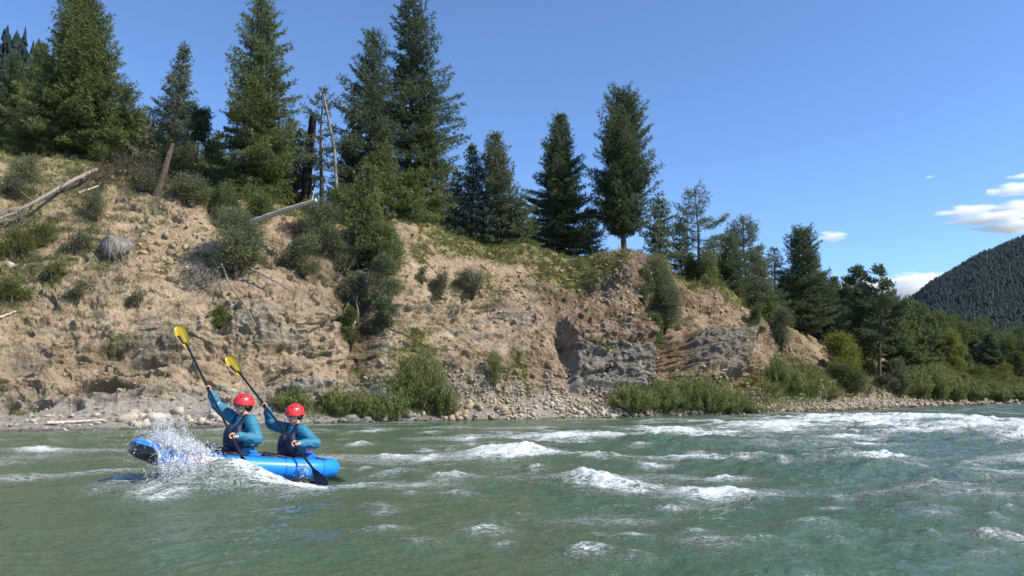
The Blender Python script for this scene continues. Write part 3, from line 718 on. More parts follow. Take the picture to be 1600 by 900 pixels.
#  column, base row, top row, half width px, where, options, label
CON = [
 (108, 232, -6, 84, dict(off=1.0), dict(cb=.10, mat='fir_mid', dens=1.5, shape=.52, irr=.16, droop=.05, seed=11, lean=(.02, 0)), 'broad dense green fir on the left bluff, its short trunk standing in deep shade'),
 (60, 210, 70, 45, dict(off=9), dict(cb=.05, mat='fir_mid', dens=1.2, shape=.6, seed=12), 'shorter green fir half hidden behind the left side of the broad dense fir'),
 (14, 225, 82, 42, dict(off=12), dict(cb=.05, mat='fir_dark', dens=1.2, shape=.6, seed=13), 'dark fir cut by the left edge of the picture'),
 (190, 262, 140, 44, dict(off=2), dict(cb=.02, mat='fir_mid', dens=1.3, shape=.6, seed=14), 'rounded green young fir just right of the broad dense fir'),
 (272, 262, 66, 47, dict(off=5), dict(cb=.10, mat='fir_blue', dens=1.1, shape=.75, irr=.2, seed=15), 'slim grey-green fir with a pointed top, standing alone against the sky'),
 (232, 280, 205, 38, dict(off=1.5), dict(cb=.02, mat='juniper', dens=1.2, shape=.5, seed=16), 'low grey-green fir below the slim pointed grey-green fir'),
 (393, 330, -8, 66, dict(off=.3), dict(cb=.10, mat='fir_mid', dens=1.15, shape=.62, irr=.3, droop=.18, seed=17), 'tall open green fir right of the slim grey-green fir, its top touching the picture edge'),
 (418, 335, 200, 40, dict(off=.3), dict(cb=.08, mat='fir_yel', dens=1.1, shape=.5, irr=.25, droop=.25, seed=18), 'yellow-green fir in front of the foot of the tall open green fir'),
 (330, 300, 225, 34, dict(off=3), dict(cb=.05, mat='fir_dark', dens=1.0, shape=.5, seed=19), 'small dark fir in the shade left of the tall open green fir'),
 (500, 322, 138, 34, dict(off=1.0), dict(cb=.30, mat='fir_blue', dens=.8, shape=.5, irr=.35, sparse=.25, seed=20), 'thin scraggy fir beside the bare white trunk'),
 (462, 330, 205, 40, dict(off=2.5), dict(cb=.05, mat='juniper', dens=.9, shape=.5, irr=.3, sparse=.2, seed=21), 'ragged grey-green young fir left of the charred broken trunk'),
 (545, 350, 132, 17, dict(off=4), dict(cb=.4, mat='fir_dark', dens=.6, shape=.6, irr=.3, sparse=.35, seed=22), 'very thin half-bare fir between the white trunk and the two tallest firs'),
 (574, 356, 46, 50, dict(off=1.6), dict(cb=.10, mat='fir_dark', dens=1.15, shape=.55, irr=.35, sparse=.1, droop=.12, seed=23, side=-.15), 'tall dark ragged fir, left one of the close pair in the middle'),
 (634, 352, -14, 58, dict(off=2.2), dict(cb=.14, mat='fir_dark', dens=1.1, shape=.50, irr=.33, sparse=.12, droop=.14, seed=24, side=.12), 'tallest dark fir with a visible trunk, right one of the close pair'),
 (664, 350, 170, 34, dict(off=1.0), dict(cb=.05, mat='fir_mid', dens=1.2, shape=.55, seed=25), 'green fir of middle height tucked against the right side of the tallest fir'),
 (598, 372, 225, 36, dict(off=-.8), dict(cb=.05, mat='fir_yel', dens=1.2, shape=.5, seed=26), 'bright green young fir in front of the close pair of tall firs'),
 (572, 420, 262, 36, dict(slope=True), dict(cb=.04, mat='fir_mid', dens=1.2, shape=.5, seed=27), 'young fir on the lip of the dark gully below the close pair'),
 (642, 352, 270, 36, dict(off=-1.0), dict(cb=.03, mat='fir_yel', dens=1.2, shape=.5, seed=28), 'low yellow-green fir at the foot of the tallest fir'),
 (712, 372, 268, 24, dict(off=4), dict(cb=.05, mat='fir_dark', dens=1.1, shape=.5, seed=29), 'dark small fir left of the twin grey-green firs'),
 (737, 380, 226, 28, dict(off=4), dict(cb=.05, mat='fir_blue', dens=1.2, shape=.62, irr=.15, seed=30), 'left one of the twin grey-green firs with narrow tops'),
 (775, 388, 210, 43, dict(off=3), dict(cb=.05, mat='fir_blue', dens=1.3, shape=.55, irr=.18, seed=31), 'right and broader one of the twin grey-green firs'),
 (815, 392, 318, 22, dict(off=1.5), dict(cb=.03, mat='fir_mid', dens=1.2, shape=.45, seed=32), 'small bushy fir right of the twin grey-green firs'),
 (878, 394, 178, 48, dict(off=2.5), dict(cb=.07, mat='fir_dark', dens=1.4, shape=.62, irr=.2, droop=.12, seed=33), 'dense dark cone-shaped fir standing on the grassy crest'),
 (922, 396, 330, 24, dict(off=1.2), dict(cb=.03, mat='juniper', dens=1.2, shape=.45, seed=34), 'low olive fir between the dark cone-shaped fir and the tall crest fir'),
 (977, 400, 140, 50, dict(off=1.0), dict(cb=.12, mat='fir_dark', dens=1.35, shape=.42, irr=.25, droop=-.10, lean=(.0, 0), seed=35), 'tall full fir at the cliff corner, its thick trunk bared above the rubble'),
 (1033, 412, 313, 26, dict(off=4), dict(cb=.18, mat='fir_mid', dens=1.1, shape=.45, seed=36), 'smaller fir behind the right side of the cliff corner fir'),
 (1092, 438, 298, 38, dict(off=2.5), dict(cb=.22, mat='fir_blue', dens=.75, shape=.40, irr=.3, tuft=True, seed=37, name='pine_tree'), 'open pine with a thin bare trunk and flat airy branches'),
 (1143, 478, 372, 24, dict(off=1.5), dict(cb=.05, mat='fir_dark', dens=1.2, shape=.45, seed=38), 'dark low fir at the left foot of the airy round-topped pine'),
 (1168, 492, 341, 32, dict(off=2.5), dict(cb=.12, mat='fir_blue', dens=1.0, shape=.5, irr=.2, tuft=True, seed=39, name='pine_tree'), 'airy pine with a rounded top beside the dark low fir'),
 (1192, 505, 410, 22, dict(off=1.0), dict(cb=.05, mat='fir_mid', dens=1.2, shape=.5, seed=40), 'narrow green fir against the right side of the airy round-topped pine'),
 (1214, 498, 389, 18, dict(off=8), dict(cb=.25, mat='fir_blue', dens=.8, shape=.45, irr=.3, tuft=True, seed=41, name='pine_tree'), 'small thin pine standing in the gap against the sky'),
 (1262, 566, 358, 30, dict(off=3), dict(cb=.12, mat='fir_dark', dens=1.25, shape=.35, irr=.25, seed=42), 'tall dark slender fir with a straight trunk, the highest right of the gap'),
 (1242, 560, 430, 22, dict(off=4.5), dict(cb=.08, mat='fir_mid', dens=1.1, shape=.4, seed=43), 'green fir behind the left side of the tall dark slender fir'),
 (1292, 568, 428, 26, dict(off=4), dict(cb=.06, mat='fir_dark', dens=1.2, shape=.45, seed=44), 'dark fir leaning on the right side of the tall dark slender fir'),
 (1308, 500, 434, 14, dict(d=78), dict(cb=.1, mat='fir_blue', dens=1.0, shape=.6, nl=.3, nw=.05, seed=45), 'pale grey-green pointed fir at the top of the back slope'),
 (1322, 520, 452, 22, dict(d=76), dict(cb=.05, mat='fir_dark', dens=1.1, shape=.5, nl=.3, nw=.05, seed=46), 'dark fir on the bare patch of the back slope'),
 (1342, 500, 419, 17, dict(d=82), dict(cb=.3, mat='fir_dark', dens=.9, shape=.4, tuft=True, nl=.3, nw=.05, seed=47, name='pine_tree'), 'pine with a bare lower trunk and round tuft top on the back slope'),
 (1376, 604, 419, 34, dict(d=63), dict(cb=.34, mat='fir_dark', dens=.72, shape=.33, irr=.4, lean=(.075, 0), tuft=True, nl=.3, nw=.045, seed=48, name='pine_tree'), 'large leaning pine near the water with a dark slanting trunk'),
 (1352, 560, 445, 22, dict(d=72), dict(cb=.06, mat='fir_dark', dens=1.1, shape=.45, nl=.3, nw=.05, seed=49), 'dark fir behind the left side of the large leaning pine'),
 (1408, 600, 500, 24, dict(d=68), dict(cb=.04, mat='fir_mid', dens=1.2, shape=.4, nl=.3, nw=.05, seed=50), 'bushy green fir at the right foot of the large leaning pine'),
 (1500, 612, 530, 15, dict(d=100), dict(cb=.04, mat='fir_dark', dens=1.2, shape=.6, nl=.35, nw=.06, seed=51), 'dark pointed fir behind the yellow-green round trees'),
 (1553, 608, 524, 14, dict(d=110), dict(cb=.03, mat='fir_dark', dens=1.3, shape=.5, nl=.35, nw=.06, seed=52), 'dark narrow fir among pale shrubs near the right edge'),
 (1535, 600, 540, 12, dict(d=118), dict(cb=.03, mat='fir_dark', dens=1.3, shape=.6, nl=.4, nw=.06, seed=53), 'short dark fir left of the dark narrow fir near the right edge'),
 (1520, 590, 512, 14, dict(d=130), dict(cb=.03, mat='fir_dark', dens=1.3, shape=.6, nl=.4, nw=.06, seed=54), 'dark fir rising above the yellow-green round trees'),
 (150, 262, 160, 34, dict(off=7), dict(cb=.02, mat='fir_mid', dens=1.1, shape=.55, seed=81), 'small green fir peeping out right of the broad dense fir'),
 (215, 275, 178, 26, dict(off=8), dict(cb=.02, mat='fir_yel', dens=1.1, shape=.55, seed=82), 'pale green fir sapling in the gap left of the slim grey-green fir'),
 (335, 300, 212, 26, dict(off=7), dict(cb=.02, mat='fir_mid', dens=1.1, shape=.5, seed=83), 'green young fir behind the small dark fir in the shade'),
 (448, 330, 188, 30, dict(off=6), dict(cb=.03, mat='fir_blue', dens=1.0, shape=.5, irr=.3, seed=84), 'ragged young fir between the tall open fir and the charred trunk'),
 (536, 345, 215, 26, dict(off=6), dict(cb=.03, mat='fir_dark', dens=1.0, shape=.5, irr=.3, seed=85), 'dark young fir behind the bare white trunk'),
 (690, 362, 255, 26, dict(off=8), dict(cb=.03, mat='fir_dark', dens=1.1, shape=.5, seed=86), 'dark young fir filling the gap right of the tallest fir'),
 (835, 392, 345, 18, dict(off=5), dict(cb=.03, mat='fir_mid', dens=1.1, shape=.5, seed=87), 'low green fir left of the dark cone-shaped fir'),
 (1120, 470, 405, 20, dict(off=5), dict(cb=.03, mat='fir_mid', dens=1.1, shape=.5, seed=88), 'low green fir right of the open pine'),
 (1132, 480, 400, 24, dict(off=4), dict(cb=.04, mat='fir_yel', dens=1.1, shape=.5, seed=91), 'yellowish fir between the open pine and the airy round-topped pine'),
 (1183, 505, 392, 20, dict(off=6), dict(cb=.04, mat='fir_mid', dens=1.1, shape=.5, seed=92), 'fir rising behind the narrow green fir near the gap'),
 (1228, 520, 425, 20, dict(off=7), dict(cb=.04, mat='fir_mid', dens=1.1, shape=.5, seed=93), 'green fir between the small thin pine and the tall dark slender fir'),
 (1205, 520, 448, 22, dict(off=3), dict(cb=.04, mat='fir_dark', dens=1.1, shape=.45, seed=94), 'dark low fir under the small thin pine'),
 (1282, 560, 400, 20, dict(off=7), dict(cb=.04, mat='fir_mid', dens=1.1, shape=.5, seed=95), 'second tallest green fir just right of the tall dark slender fir'),
 (1065, 430, 345, 20, dict(off=7), dict(cb=.04, mat='fir_dark', dens=1.1, shape=.5, seed=96), 'dark fir left of the open pine, behind the olive leafy bush'),
 (1425, 560, 480, 18, dict(d=84), dict(cb=.03, mat='fir_mid', dens=1.2, shape=.6, nl=.32, nw=.05, seed=89), 'pointed green fir right of the leaning pine'),
 (1458, 566, 492, 16, dict(d=92), dict(cb=.03, mat='fir_mid', dens=1.2, shape=.6, nl=.32, nw=.05, seed=90), 'second pointed green fir right of the leaning pine'),
]
for (x, yb, yt, hw, pl, kw, lab) in CON:
    b_, H_, R_ = place(x, yb, yt, hw, **pl)
    conifer(lab, b_, H_, R_ * (1.2 if x < 1120 else 1.05 if x == 1376 else 1.4) * (.88 if x == 108 else 1), **kw)

# filler trees of the wood behind, right of the gap
rng = np.random.RandomState(77)
BW = [(1440, 560, 478, 90, 22), (1462, 562, 486, 98, 20), (1425, 560, 470, 95, 24), (1480, 566, 492, 110, 20), (1500, 562, 497, 125, 20), (1400, 556, 462, 92, 22), (1378, 548, 470, 90, 20),
      (1530, 570, 505, 140, 22), (1560, 575, 512, 150, 24), (1590, 578, 515, 160, 24), (1575, 586, 530, 140, 18), (1545, 580, 520, 145, 20), (1615, 580, 510, 160, 26), (1605, 590, 540, 140, 20), (1455, 575, 515, 92, 18)]
spots = ['just right of the large leaning pine', 'left of the gap to the mountain', 'nearest the leaning pine crown', 'under the foot of the mountain', 'behind the pointed dark fir', 'above the bare tan patch', 'on top of the back slope',
         'below the mountain, left of the narrow fir', 'behind the narrow dark fir', 'at the right edge below the mountain', 'low at the right edge of the picture', 'in front of the mountain foot', 'partly cut by the right edge', 'beyond the right edge shrubs', 'on the green slope above the willows']
for i, (x, yb, yt, d, hw) in enumerate(BW):
    b_, H_, R_ = place(x, yb, yt - 8, hw * 1.25, d=d)
    shrub('dark round-crowned tree in the far wood, ' + spots[i], b_, H_, R_, mat=['fir_mid', 'olive', 'fir_yel'][i % 3] if i not in (2, 5) else 'fir_dark', n=5200, lobes=11, leaf=(.42, .09), seed=300 + i,
          stem=.12, name='broadleaf_tree', cat='tree', group='round trees of the far wood', parts=('trunk', 'crown'))
SH = [  # x, base, top, half width, where, options, label
 (1492, 590, 512, 20, dict(d=92), dict(mat='yellow', n=5000, lobes=9, leaf=(.34, .08), name='broadleaf_tree', cat='tree'), 'taller yellow-green round tree on the far green slope'),
 (1508, 594, 532, 13, dict(d=94), dict(mat='olive', n=3500, lobes=7, leaf=(.34, .08), name='broadleaf_tree', cat='tree'), 'smaller olive round tree against the yellow-green one'),
 (1590, 606, 545, 16, dict(d=108), dict(mat='olive', n=3500, lobes=7, leaf=(.34, .08)), 'tall olive bush at the right edge by the water'),
 (1572, 612, 566, 16, dict(d=100), dict(mat='yellow', n=3500, lobes=7, leaf=(.3, .07)), 'yellow-green bush left of the tall olive bush at the right edge'),
 (1530, 612, 575, 14, dict(d=92), dict(mat='olive', n=3000, lobes=7, leaf=(.3, .07)), 'low olive bush on the far green slope'),
 (1316, 584, 518, 34, dict(d=56), dict(mat='yellow', n=6500, lobes=10, leaf=(.22, .05)), 'bright yellow-green bush below the bare tan patch'),
 (1350, 590, 530, 22, dict(d=64), dict(mat='olive', n=5000, lobes=8, leaf=(.22, .05)), 'olive bush between the yellow-green bush and the leaning trunk'),
 (1320, 612, 572, 30, dict(slope=True), dict(mat='fir_mid', n=6000, lobes=9, leaf=(.2, .045)), 'dark low bush under the bright yellow-green bush'),
 (1382, 608, 588, 17, dict(slope=True), dict(mat='sage', n=3000, lobes=6, leaf=(.2, .05)), 'pale leafy bush at the foot of the leaning pine'),
 (1405, 612, 560, 18, dict(d=60), dict(mat='juniper', n=4500, lobes=8, leaf=(.2, .04)), 'grey-green juniper right of the pale leafy bush'),
 (1032, 478, 405, 34, dict(slope=True), dict(mat='juniper', n=14000, lobes=14, leaf=(.14, .026)), 'big juniper at the top of the dark cleft right of the cliff corner'),
 (1050, 512, 440, 32, dict(slope=True), dict(mat='juniper', n=12000, lobes=12, leaf=(.14, .026)), 'middle juniper in the dark cleft right of the cliff corner'),
 (1040, 545, 488, 24, dict(slope=True), dict(mat='fir_mid', n=8000, lobes=10, leaf=(.14, .026)), 'lowest and darkest juniper in the cleft right of the grey rock face'),
 (1012, 470, 420, 18, dict(slope=True), dict(mat='fir_mid', n=5000, lobes=7, leaf=(.15, .03)), 'small green juniper just under the cliff corner fir'),
 (1106, 452, 398, 24, dict(off=1), dict(mat='willow', n=6000, lobes=8, leaf=(.16, .04)), 'bright green leafy bush behind the thin bare pine trunk'),
 (1080, 450, 400, 18, dict(off=2), dict(mat='olive', n=4000, lobes=7, leaf=(.16, .04)), 'olive leafy bush left of the thin bare pine trunk'),
 (1221, 548, 478, 24, dict(slope=True), dict(mat='juniper', n=7000, lobes=9, leaf=(.16, .03), stem=.09), 'round grey juniper on a crooked trunk at the bank edge'),
 (1178, 520, 472, 13, dict(slope=True), dict(mat='fir_mid', n=3500, lobes=6, leaf=(.16, .03)), 'small pointed juniper left of the round grey juniper'),
 (1232, 500, 455, 16, dict(off=5), dict(mat='yellow', n=3000, lobes=6, leaf=(.2, .05)), 'yellow-green bush above the round grey juniper'),
 (1205, 510, 470, 18, dict(off=2), dict(mat='olive', n=4000, lobes=7, leaf=(.18, .04)), 'olive bush in the gap below the small thin pine'),
 (366, 432, 322, 50, dict(slope=True), dict(mat='juniper', n=15000, lobes=14, leaf=(.14, .028), stem=.09), 'leaning juniper hanging over the bare slope, casting a dark shadow'),
 (400, 350, 295, 30, dict(slope=True), dict(mat='fir_yel', n=5000, lobes=8, leaf=(.14, .03)), 'yellow-green bush above the white fallen log'),
 (500, 392, 312, 36, dict(slope=True), dict(mat='juniper', n=9000, lobes=10, leaf=(.14, .028)), 'grey-green juniper below the right end of the white fallen log'),
 (545, 440, 378, 24, dict(slope=True), dict(mat='juniper', n=6000, lobes=8, leaf=(.14, .028)), 'small juniper above the tangled roots'),
 (596, 465, 395, 26, dict(slope=True), dict(mat='juniper', n=6500, lobes=9, leaf=(.14, .026), hang=.3), 'drooping juniper hanging right of the tangled roots'),
 (570, 330, 262, 34, dict(off=0), dict(mat='fir_dark', n=6000, lobes=8, leaf=(.15, .03)), 'dark bushy growth round the feet of the close pair of tall firs'),
 (300, 262, 225, 30, dict(off=4), dict(mat='juniper', n=4000, lobes=7, leaf=(.15, .03)), 'low juniper on the bluff near the small dark sapling'),
 (160, 262, 222, 34, dict(off=1), dict(mat='olive', n=4000, lobes=7, leaf=(.14, .03)), 'olive bush right of the shaded trunk of the broad dense fir'),
 (25, 250, 205, 40, dict(off=1), dict(mat='olive', n=4500, lobes=8, leaf=(.14, .03)), 'olive bush under the dark fir at the left edge'),
 (235, 300, 262, 26, dict(slope=True), dict(mat='sage', n=2800, lobes=8, leaf=(.13, .02)), 'dry bush at the foot of the leaning broken trunk'),
 (290, 318, 276, 36, dict(slope=True), dict(mat='juniper', n=5000, lobes=9, leaf=(.14, .024)), 'low juniper right of the leaning broken trunk'),
 (340, 340, 290, 34, dict(slope=True), dict(mat='fir_mid', n=6000, lobes=9, leaf=(.14, .026)), 'dark green bush above the leaning juniper'),
 (470, 430, 372, 26, dict(slope=True), dict(mat='juniper', n=5000, lobes=8, leaf=(.14, .026)), 'shaded juniper under the white fallen log'),
 (530, 350, 290, 34, dict(slope=True), dict(mat='fir_mid', n=6000, lobes=9, leaf=(.14, .026)), 'green bush where the bare white trunk meets the ground'),
 (605, 420, 352, 34, dict(slope=True), dict(mat='fir_mid', n=7000, lobes=9, leaf=(.14, .026)), 'dark juniper against the right side of the young gully fir'),
 (35, 285, 250, 34, dict(slope=True), dict(mat='juniper', n=3500, lobes=8, leaf=(.13, .022)), 'low grey juniper in the fir shade at the left edge'),
 (120, 395, 365, 26, dict(slope=True), dict(mat='sage', n=2400, lobes=7, leaf=(.12, .02)), 'sage bush left of the grey root ball'),
 (20, 400, 360, 26, dict(slope=True), dict(mat='olive', n=2400, lobes=7, leaf=(.12, .02)), 'green bush at the left edge halfway up'),
 (85, 440, 412, 24, dict(slope=True), dict(mat='olive', n=1800, lobes=7, leaf=(.12, .02)), 'thin olive bush in the middle of the left slope'),
 (562, 478, 425, 30, dict(slope=True), dict(mat='juniper', n=6500, lobes=9, leaf=(.14, .026)), 'grey-green juniper on the tangled roots in the gully'),
 (590, 520, 462, 24, dict(slope=True), dict(mat='juniper', n=4500, lobes=8, leaf=(.14, .026)), 'lower juniper right of the tangled roots'),
 (542, 535, 480, 18, dict(slope=True), dict(mat='olive', n=2200, lobes=7, leaf=(.13, .024)), 'thin green bush on the left side of the lower gully'),
 (735, 458, 424, 22, dict(slope=True), dict(mat='sage', n=3000, lobes=6, leaf=(.12, .02)), 'right one of two grey sage bushes on the open slope'),
 (688, 462, 430, 19, dict(slope=True), dict(mat='sage', n=2500, lobes=6, leaf=(.12, .02)), 'left one of two grey sage bushes on the open slope'),
 (655, 440, 420, 10, dict(slope=True), dict(mat='sage', n=900, lobes=4, leaf=(.12, .02)), 'tiny sage bush up-slope of the two grey sage bushes'),
 (25, 312, 275, 28, dict(slope=True), dict(mat='sage', n=3500, lobes=8, leaf=(.13, .022)), 'grey bush at the left edge above the long fallen log'),
 (60, 385, 352, 28, dict(slope=True), dict(mat='olive', n=2800, lobes=8, leaf=(.12, .02)), 'green tuft bush on the left slope under the long log'),
 (20, 470, 435, 26, dict(slope=True), dict(mat='olive', n=2000, lobes=6, leaf=(.12, .02)), 'small olive bush low on the left slope'),
 (120, 470, 440, 20, dict(slope=True), dict(mat='sage', n=1200, lobes=5, leaf=(.12, .02)), 'thin sage bush halfway up the left slope'),
 (212, 480, 455, 14, dict(slope=True), dict(mat='sage', n=900, lobes=5, leaf=(.12, .02)), 'thin sage bush right below the grey root ball'),
 (345, 510, 482, 20, dict(slope=True), dict(mat='olive', n=1800, lobes=6, leaf=(.12, .022)), 'small green bush on the bare slope above the front paddle'),
 (765, 598, 552, 20, dict(slope=True), dict(mat='willow', n=1800, lobes=6, leaf=(.14, .02)), 'thin bright green bush on the slope left of the grey rock face'),
 (140, 345, 300, 30, dict(slope=True), dict(mat='sage', n=2200, lobes=7, leaf=(.12, .02)), 'dry bush under the middle of the long fallen log'),
]
for i, (x, yb, yt, hw, pl, kw, lab) in enumerate(SH):
    b_, H_, R_ = place(x, yb, yt, hw, **pl)
    if kw.get('cat') == 'tree': kw['parts'] = ('trunk', 'crown')
    shrub(lab, b_, H_, R_, seed=400 + i, **kw)
WI = [ (650, 632, 538, 42, 'tall bright green willow clump on the slope foot', 150), (612, 640, 585, 26, 'green willow clump left of the tall bright green one', 90), (690, 648, 590, 20, 'green willow clump right of the tall bright green one', 60),
 (520, 645, 603, 26, 'green willow clump just right of the rear paddler', 90), (560, 648, 606, 26, 'green willow clump on the shore by the grey slab', 90), (600, 655, 612, 24, 'low willow clump at the water edge below the grey slab', 70), (455, 640, 606, 24, 'green willow clump behind the rear paddler', 80),
 (985, 640, 596, 30, 'willow clump at the foot of the grey rock face', 120), (1030, 640, 588, 30, 'willow clump right of the one at the grey rock face', 120), (1065, 640, 578, 30, 'tallest willow clump of the green thicket', 130), (1100, 642, 586, 30, 'willow clump right of the tallest in the thicket', 120), (1135, 642, 602, 26, 'willow clump near the right end of the thicket', 90), (1160, 643, 618, 18, 'small willow clump ending the thicket on the right', 60),
 (1210, 600, 548, 16, 'narrow willow clump climbing the bank', 60), (1232, 612, 572, 22, 'willow clump below the round grey juniper', 80), (1258, 618, 580, 22, 'willow clump right of the one below the grey juniper', 80), (1288, 622, 594, 16, 'small willow clump near the dark low bush', 50),
 (1425, 622, 572, 26, 'willow clump on the green slope right of the leaning pine', 110), (1455, 624, 568, 24, 'tallest willow clump on the far green slope', 110), (1482, 626, 582, 22, 'willow clump right of the tallest on the far slope', 90), (1515, 626, 592, 20, 'willow clump near the far shore bend', 80), (1555, 626, 598, 20, 'willow clump left of the right edge shore', 80), (1590, 625, 600, 18, 'last willow clump at the right edge', 70)]
for i, (x, yb, yt, hw, lab, n) in enumerate(WI):
    b_, H_, R_ = place(x, yb, yt, hw, slope=True)
    k = max(1, b_[1] / 38)
    wands(lab, b_, H_, R_, n=int(n * 1.7), per=50, seed=500 + i, leaf=(.15 * k, .017 * k), group='willow clumps along the shore')

# ---- dead wood
def log_thing(name, label, pts, rad, mat, cat='log', stubs=0, seed=0, n=10, name2='branch'):
    rng = np.random.RandomState(seed); pts = np.asarray(pts, float)
    t = np.linspace(0, 1, len(pts)); tt = np.linspace(0, 1, 16)
    P_ = np.stack([np.interp(tt, t, pts[:, k]) for k in range(3)], -1) + rng.normal(size=(16, 3)) * rad * (.05 if rad > .12 else .15)
    r = np.interp(tt, [0, 1], [rad, rad * .5]) * (1 + rng.normal(size=16) * .04)
    root = empty(name, tuple(P_[0])); tag(root, label, cat)
    g = Geo(); g.tube(P_ - P_[0], r, n); link('trunk', g.mesh('trunk', M[mat], True), root)
    if stubs:
        for k in range(stubs):
            i = rng.randint(2, 15); d_ = unit_rand(rng, 1)[0]; d_[2] = abs(d_[2]) * .8; L = rng.uniform(.25, .9)
            g = Geo(); a = P_[i] - P_[0]; g.tube([a, a + d_ * L * .5, a + d_ * L + [0, 0, .06]], [r[i] * .35, r[i] * .22, .006], 5)
            link(name2, g.mesh(name2, M[mat], True), root)
    return root
def on(x, y, up=0.0, fwd=0.0):
    p = find(x, y).copy(); p[2] += up; p[1] -= fwd; return p
def off(x, y, s):
    p = find(x, y); return p + norm(CAM - p) * s
log_thing('fallen_log', 'white barkless fallen log sticking out over the shaded hollow', [px(388, 349, on(392, 345)[1] - 1.0), px(440, 330, on(392, 345)[1] - 2.0), px(494, 313, on(392, 345)[1] - 2.8)], .15, 'wood_pale', stubs=4, seed=1)
log_thing('fallen_log', 'long grey fallen log slanting down the left slope', [off(150, 264, 1.9), off(122, 280, 1.9), off(95, 294, 1.9), off(45, 320, 1.7), off(20, 334, 1.4), off(-8, 345, 1.0), off(-30, 352, .8)], .10, 'wood_grey', stubs=7, seed=2)
log_thing('fallen_log', 'thin pale stick lying near the left edge, halfway down the slope', [on(-10, 504, .1, .1), on(28, 494, .15, .15)], .05, 'wood_pale', stubs=0, seed=3)
log_thing('fallen_log', 'short pale pole lying across the grass below the broken grey trunk', [on(125, 306, .1, .15), on(158, 297, .15, .2)], .05, 'wood_pale', seed=4)
log_thing('driftwood', 'long thin pale driftwood pole on the gravel shore', [on(72, 664, .06, 0), on(160, 660, .08, 0)], .05, 'wood_pale', cat='driftwood', seed=5)
log_thing('dead_tree', 'broken grey trunk leaning to the right on the bluff', [on(246, 302, -.2, .1), px(258, 262, on(246, 302)[1]), px(270, 224, on(246, 302)[1] + .2)], .20, 'bark', cat='dead tree', stubs=3, seed=6)
q_ = ground(507, crest_d(507) + .3)
log_thing('dead_tree', 'tall bare white trunk rising beside the thin scraggy fir', [px(528, 390, q_[1] - .8), px(527, 300, q_[1] - .4), px(522, 225, q_[1]), px(512, 180, q_[1]), px(506, 148, q_[1])], .10, 'wood_grey', cat='dead tree', stubs=9, seed=7)
log_thing('dead_tree', 'thick charred broken trunk left of the bare white trunk', [px(477, 330, q_[1] + .6), px(480, 270, q_[1] + .6), px(486, 210, q_[1] + .6), px(490, 180, q_[1] + .6)], .34, 'bark_dark', cat='dead tree', stubs=6, seed=8)
# small dark round-topped sapling against the sky
b_, H_, R_ = place(307, 258, 172, 14, off=1.5)
conifer('small sapling with a thin bare stem and a dark round top', b_, H_, R_, cb=.66, mat='fir_dark', dens=2.0, shape=.2, seed=60, nl=.2, r0=.06, bmin=.1)
# branches of the hanging junipers reaching down the slope
for k, (pts, r, lab) in enumerate([
    ([(350, 420), (362, 455), (388, 490), (402, 522)], .045, 'long bare branch hanging down the slope below the leaning juniper'),
    ([(395, 430), (430, 448), (458, 466)], .05, 'short bare branch pointing right of the leaning juniper'),
    ([(560, 480), (530, 502), (490, 515), (462, 518)], .06, 'bare dark branch pointing left out of the tangled roots'),
    ([(600, 522), (630, 536), (660, 552), (705, 556)], .045, 'thin dark branch arching over the tall willow clump'),
    ([(545, 530), (570, 500), (566, 462)], .05, 'pale branch standing up in the tangled roots'),
    ([(672, 398), (668, 392), (655, 380)], .05, 'short pale stick on the slope edge above the two sage bushes')]):
    P_ = [on(a, b2, .22, .35) for a, b2 in pts]
    log_thing('dead_branch', lab, P_, r, 'wood_grey' if k != 2 and k != 3 else 'bark', cat='branch', stubs=4, seed=20 + k, name2='twig', n=6)

# roots of a washed-out tree: many thin crooked strands
def tangle(label, x, y, w, hgt, n, seed, mat='wood_grey', r=.02, name='tree_roots', cat='roots', down=True):
    rng = np.random.RandomState(seed); c = on(x, y, 0, .25); k = c[1] / FPX
    root = empty(name, tuple(c)); tag(root, label, cat)
    g = Geo()
    for i in range(n):
        s = np.array([rng.uniform(-.5, .5) * w * k, rng.uniform(-.3, .2), rng.uniform(-.2, .6) * hgt * k])
        d_ = unit_rand(rng, 1)[0] * [1, .5, 1] + [0, 0, -.5 if down else .6]
        P_ = [s]
        for q in range(5): d_ = d_ + rng.normal(size=3) * .45 + [0, 0, -.1 if down else .1]; P_.append(P_[-1] + norm(d_) * rng.uniform(.1, .3) * hgt * k * .5)
        g.tube(P_, np.linspace(r, r * .2, 6) * rng.uniform(.5, 1.6), 4, rng.rand(), cap=False)
    link('roots', g.mesh('roots', M[mat], True), root)
tangle('mass of tangled bare roots hanging in the dark gully', 562, 470, 60, 80, 150, 1)
tangle('brown tangle of dead twigs on the bluff left of the leaning broken trunk', 205, 282, 90, 48, 380, 2, mat='bark', r=.014, name='dead_bush', cat='dead bush', down=False)
tangle('brown dead brush on the bluff between the long log and the olive bush', 150, 290, 60, 30, 160, 12, mat='bark', r=.014, name='dead_bush', cat='dead bush', down=False)
tangle('grey brushwood at the left edge under the lower end of the long log', 15, 350, 60, 30, 130, 13, mat='wood_grey', r=.013, name='dead_bush', cat='dead bush', down=False)
tangle('bare brown twigs between the leaning broken trunk and the leaning juniper', 285, 300, 70, 36, 160, 14, mat='bark', r=.014, name='dead_bush', cat='dead bush', down=False)
tangle('dead grey twigs hanging under the white fallen log', 470, 372, 70, 50, 120, 3, r=.016, mat='bark', name='dead_bush', cat='dead bush')
tangle('dry twigs in the shadow under the leaning juniper', 320, 440, 60, 40, 100, 4, r=.012, mat='wood_grey', name='dead_bush', cat='dead bush')
tangle('dry grey roots at the bank foot under the tall willow clump', 690, 632, 60, 30, 120, 5, r=.018, mat='wood_grey')
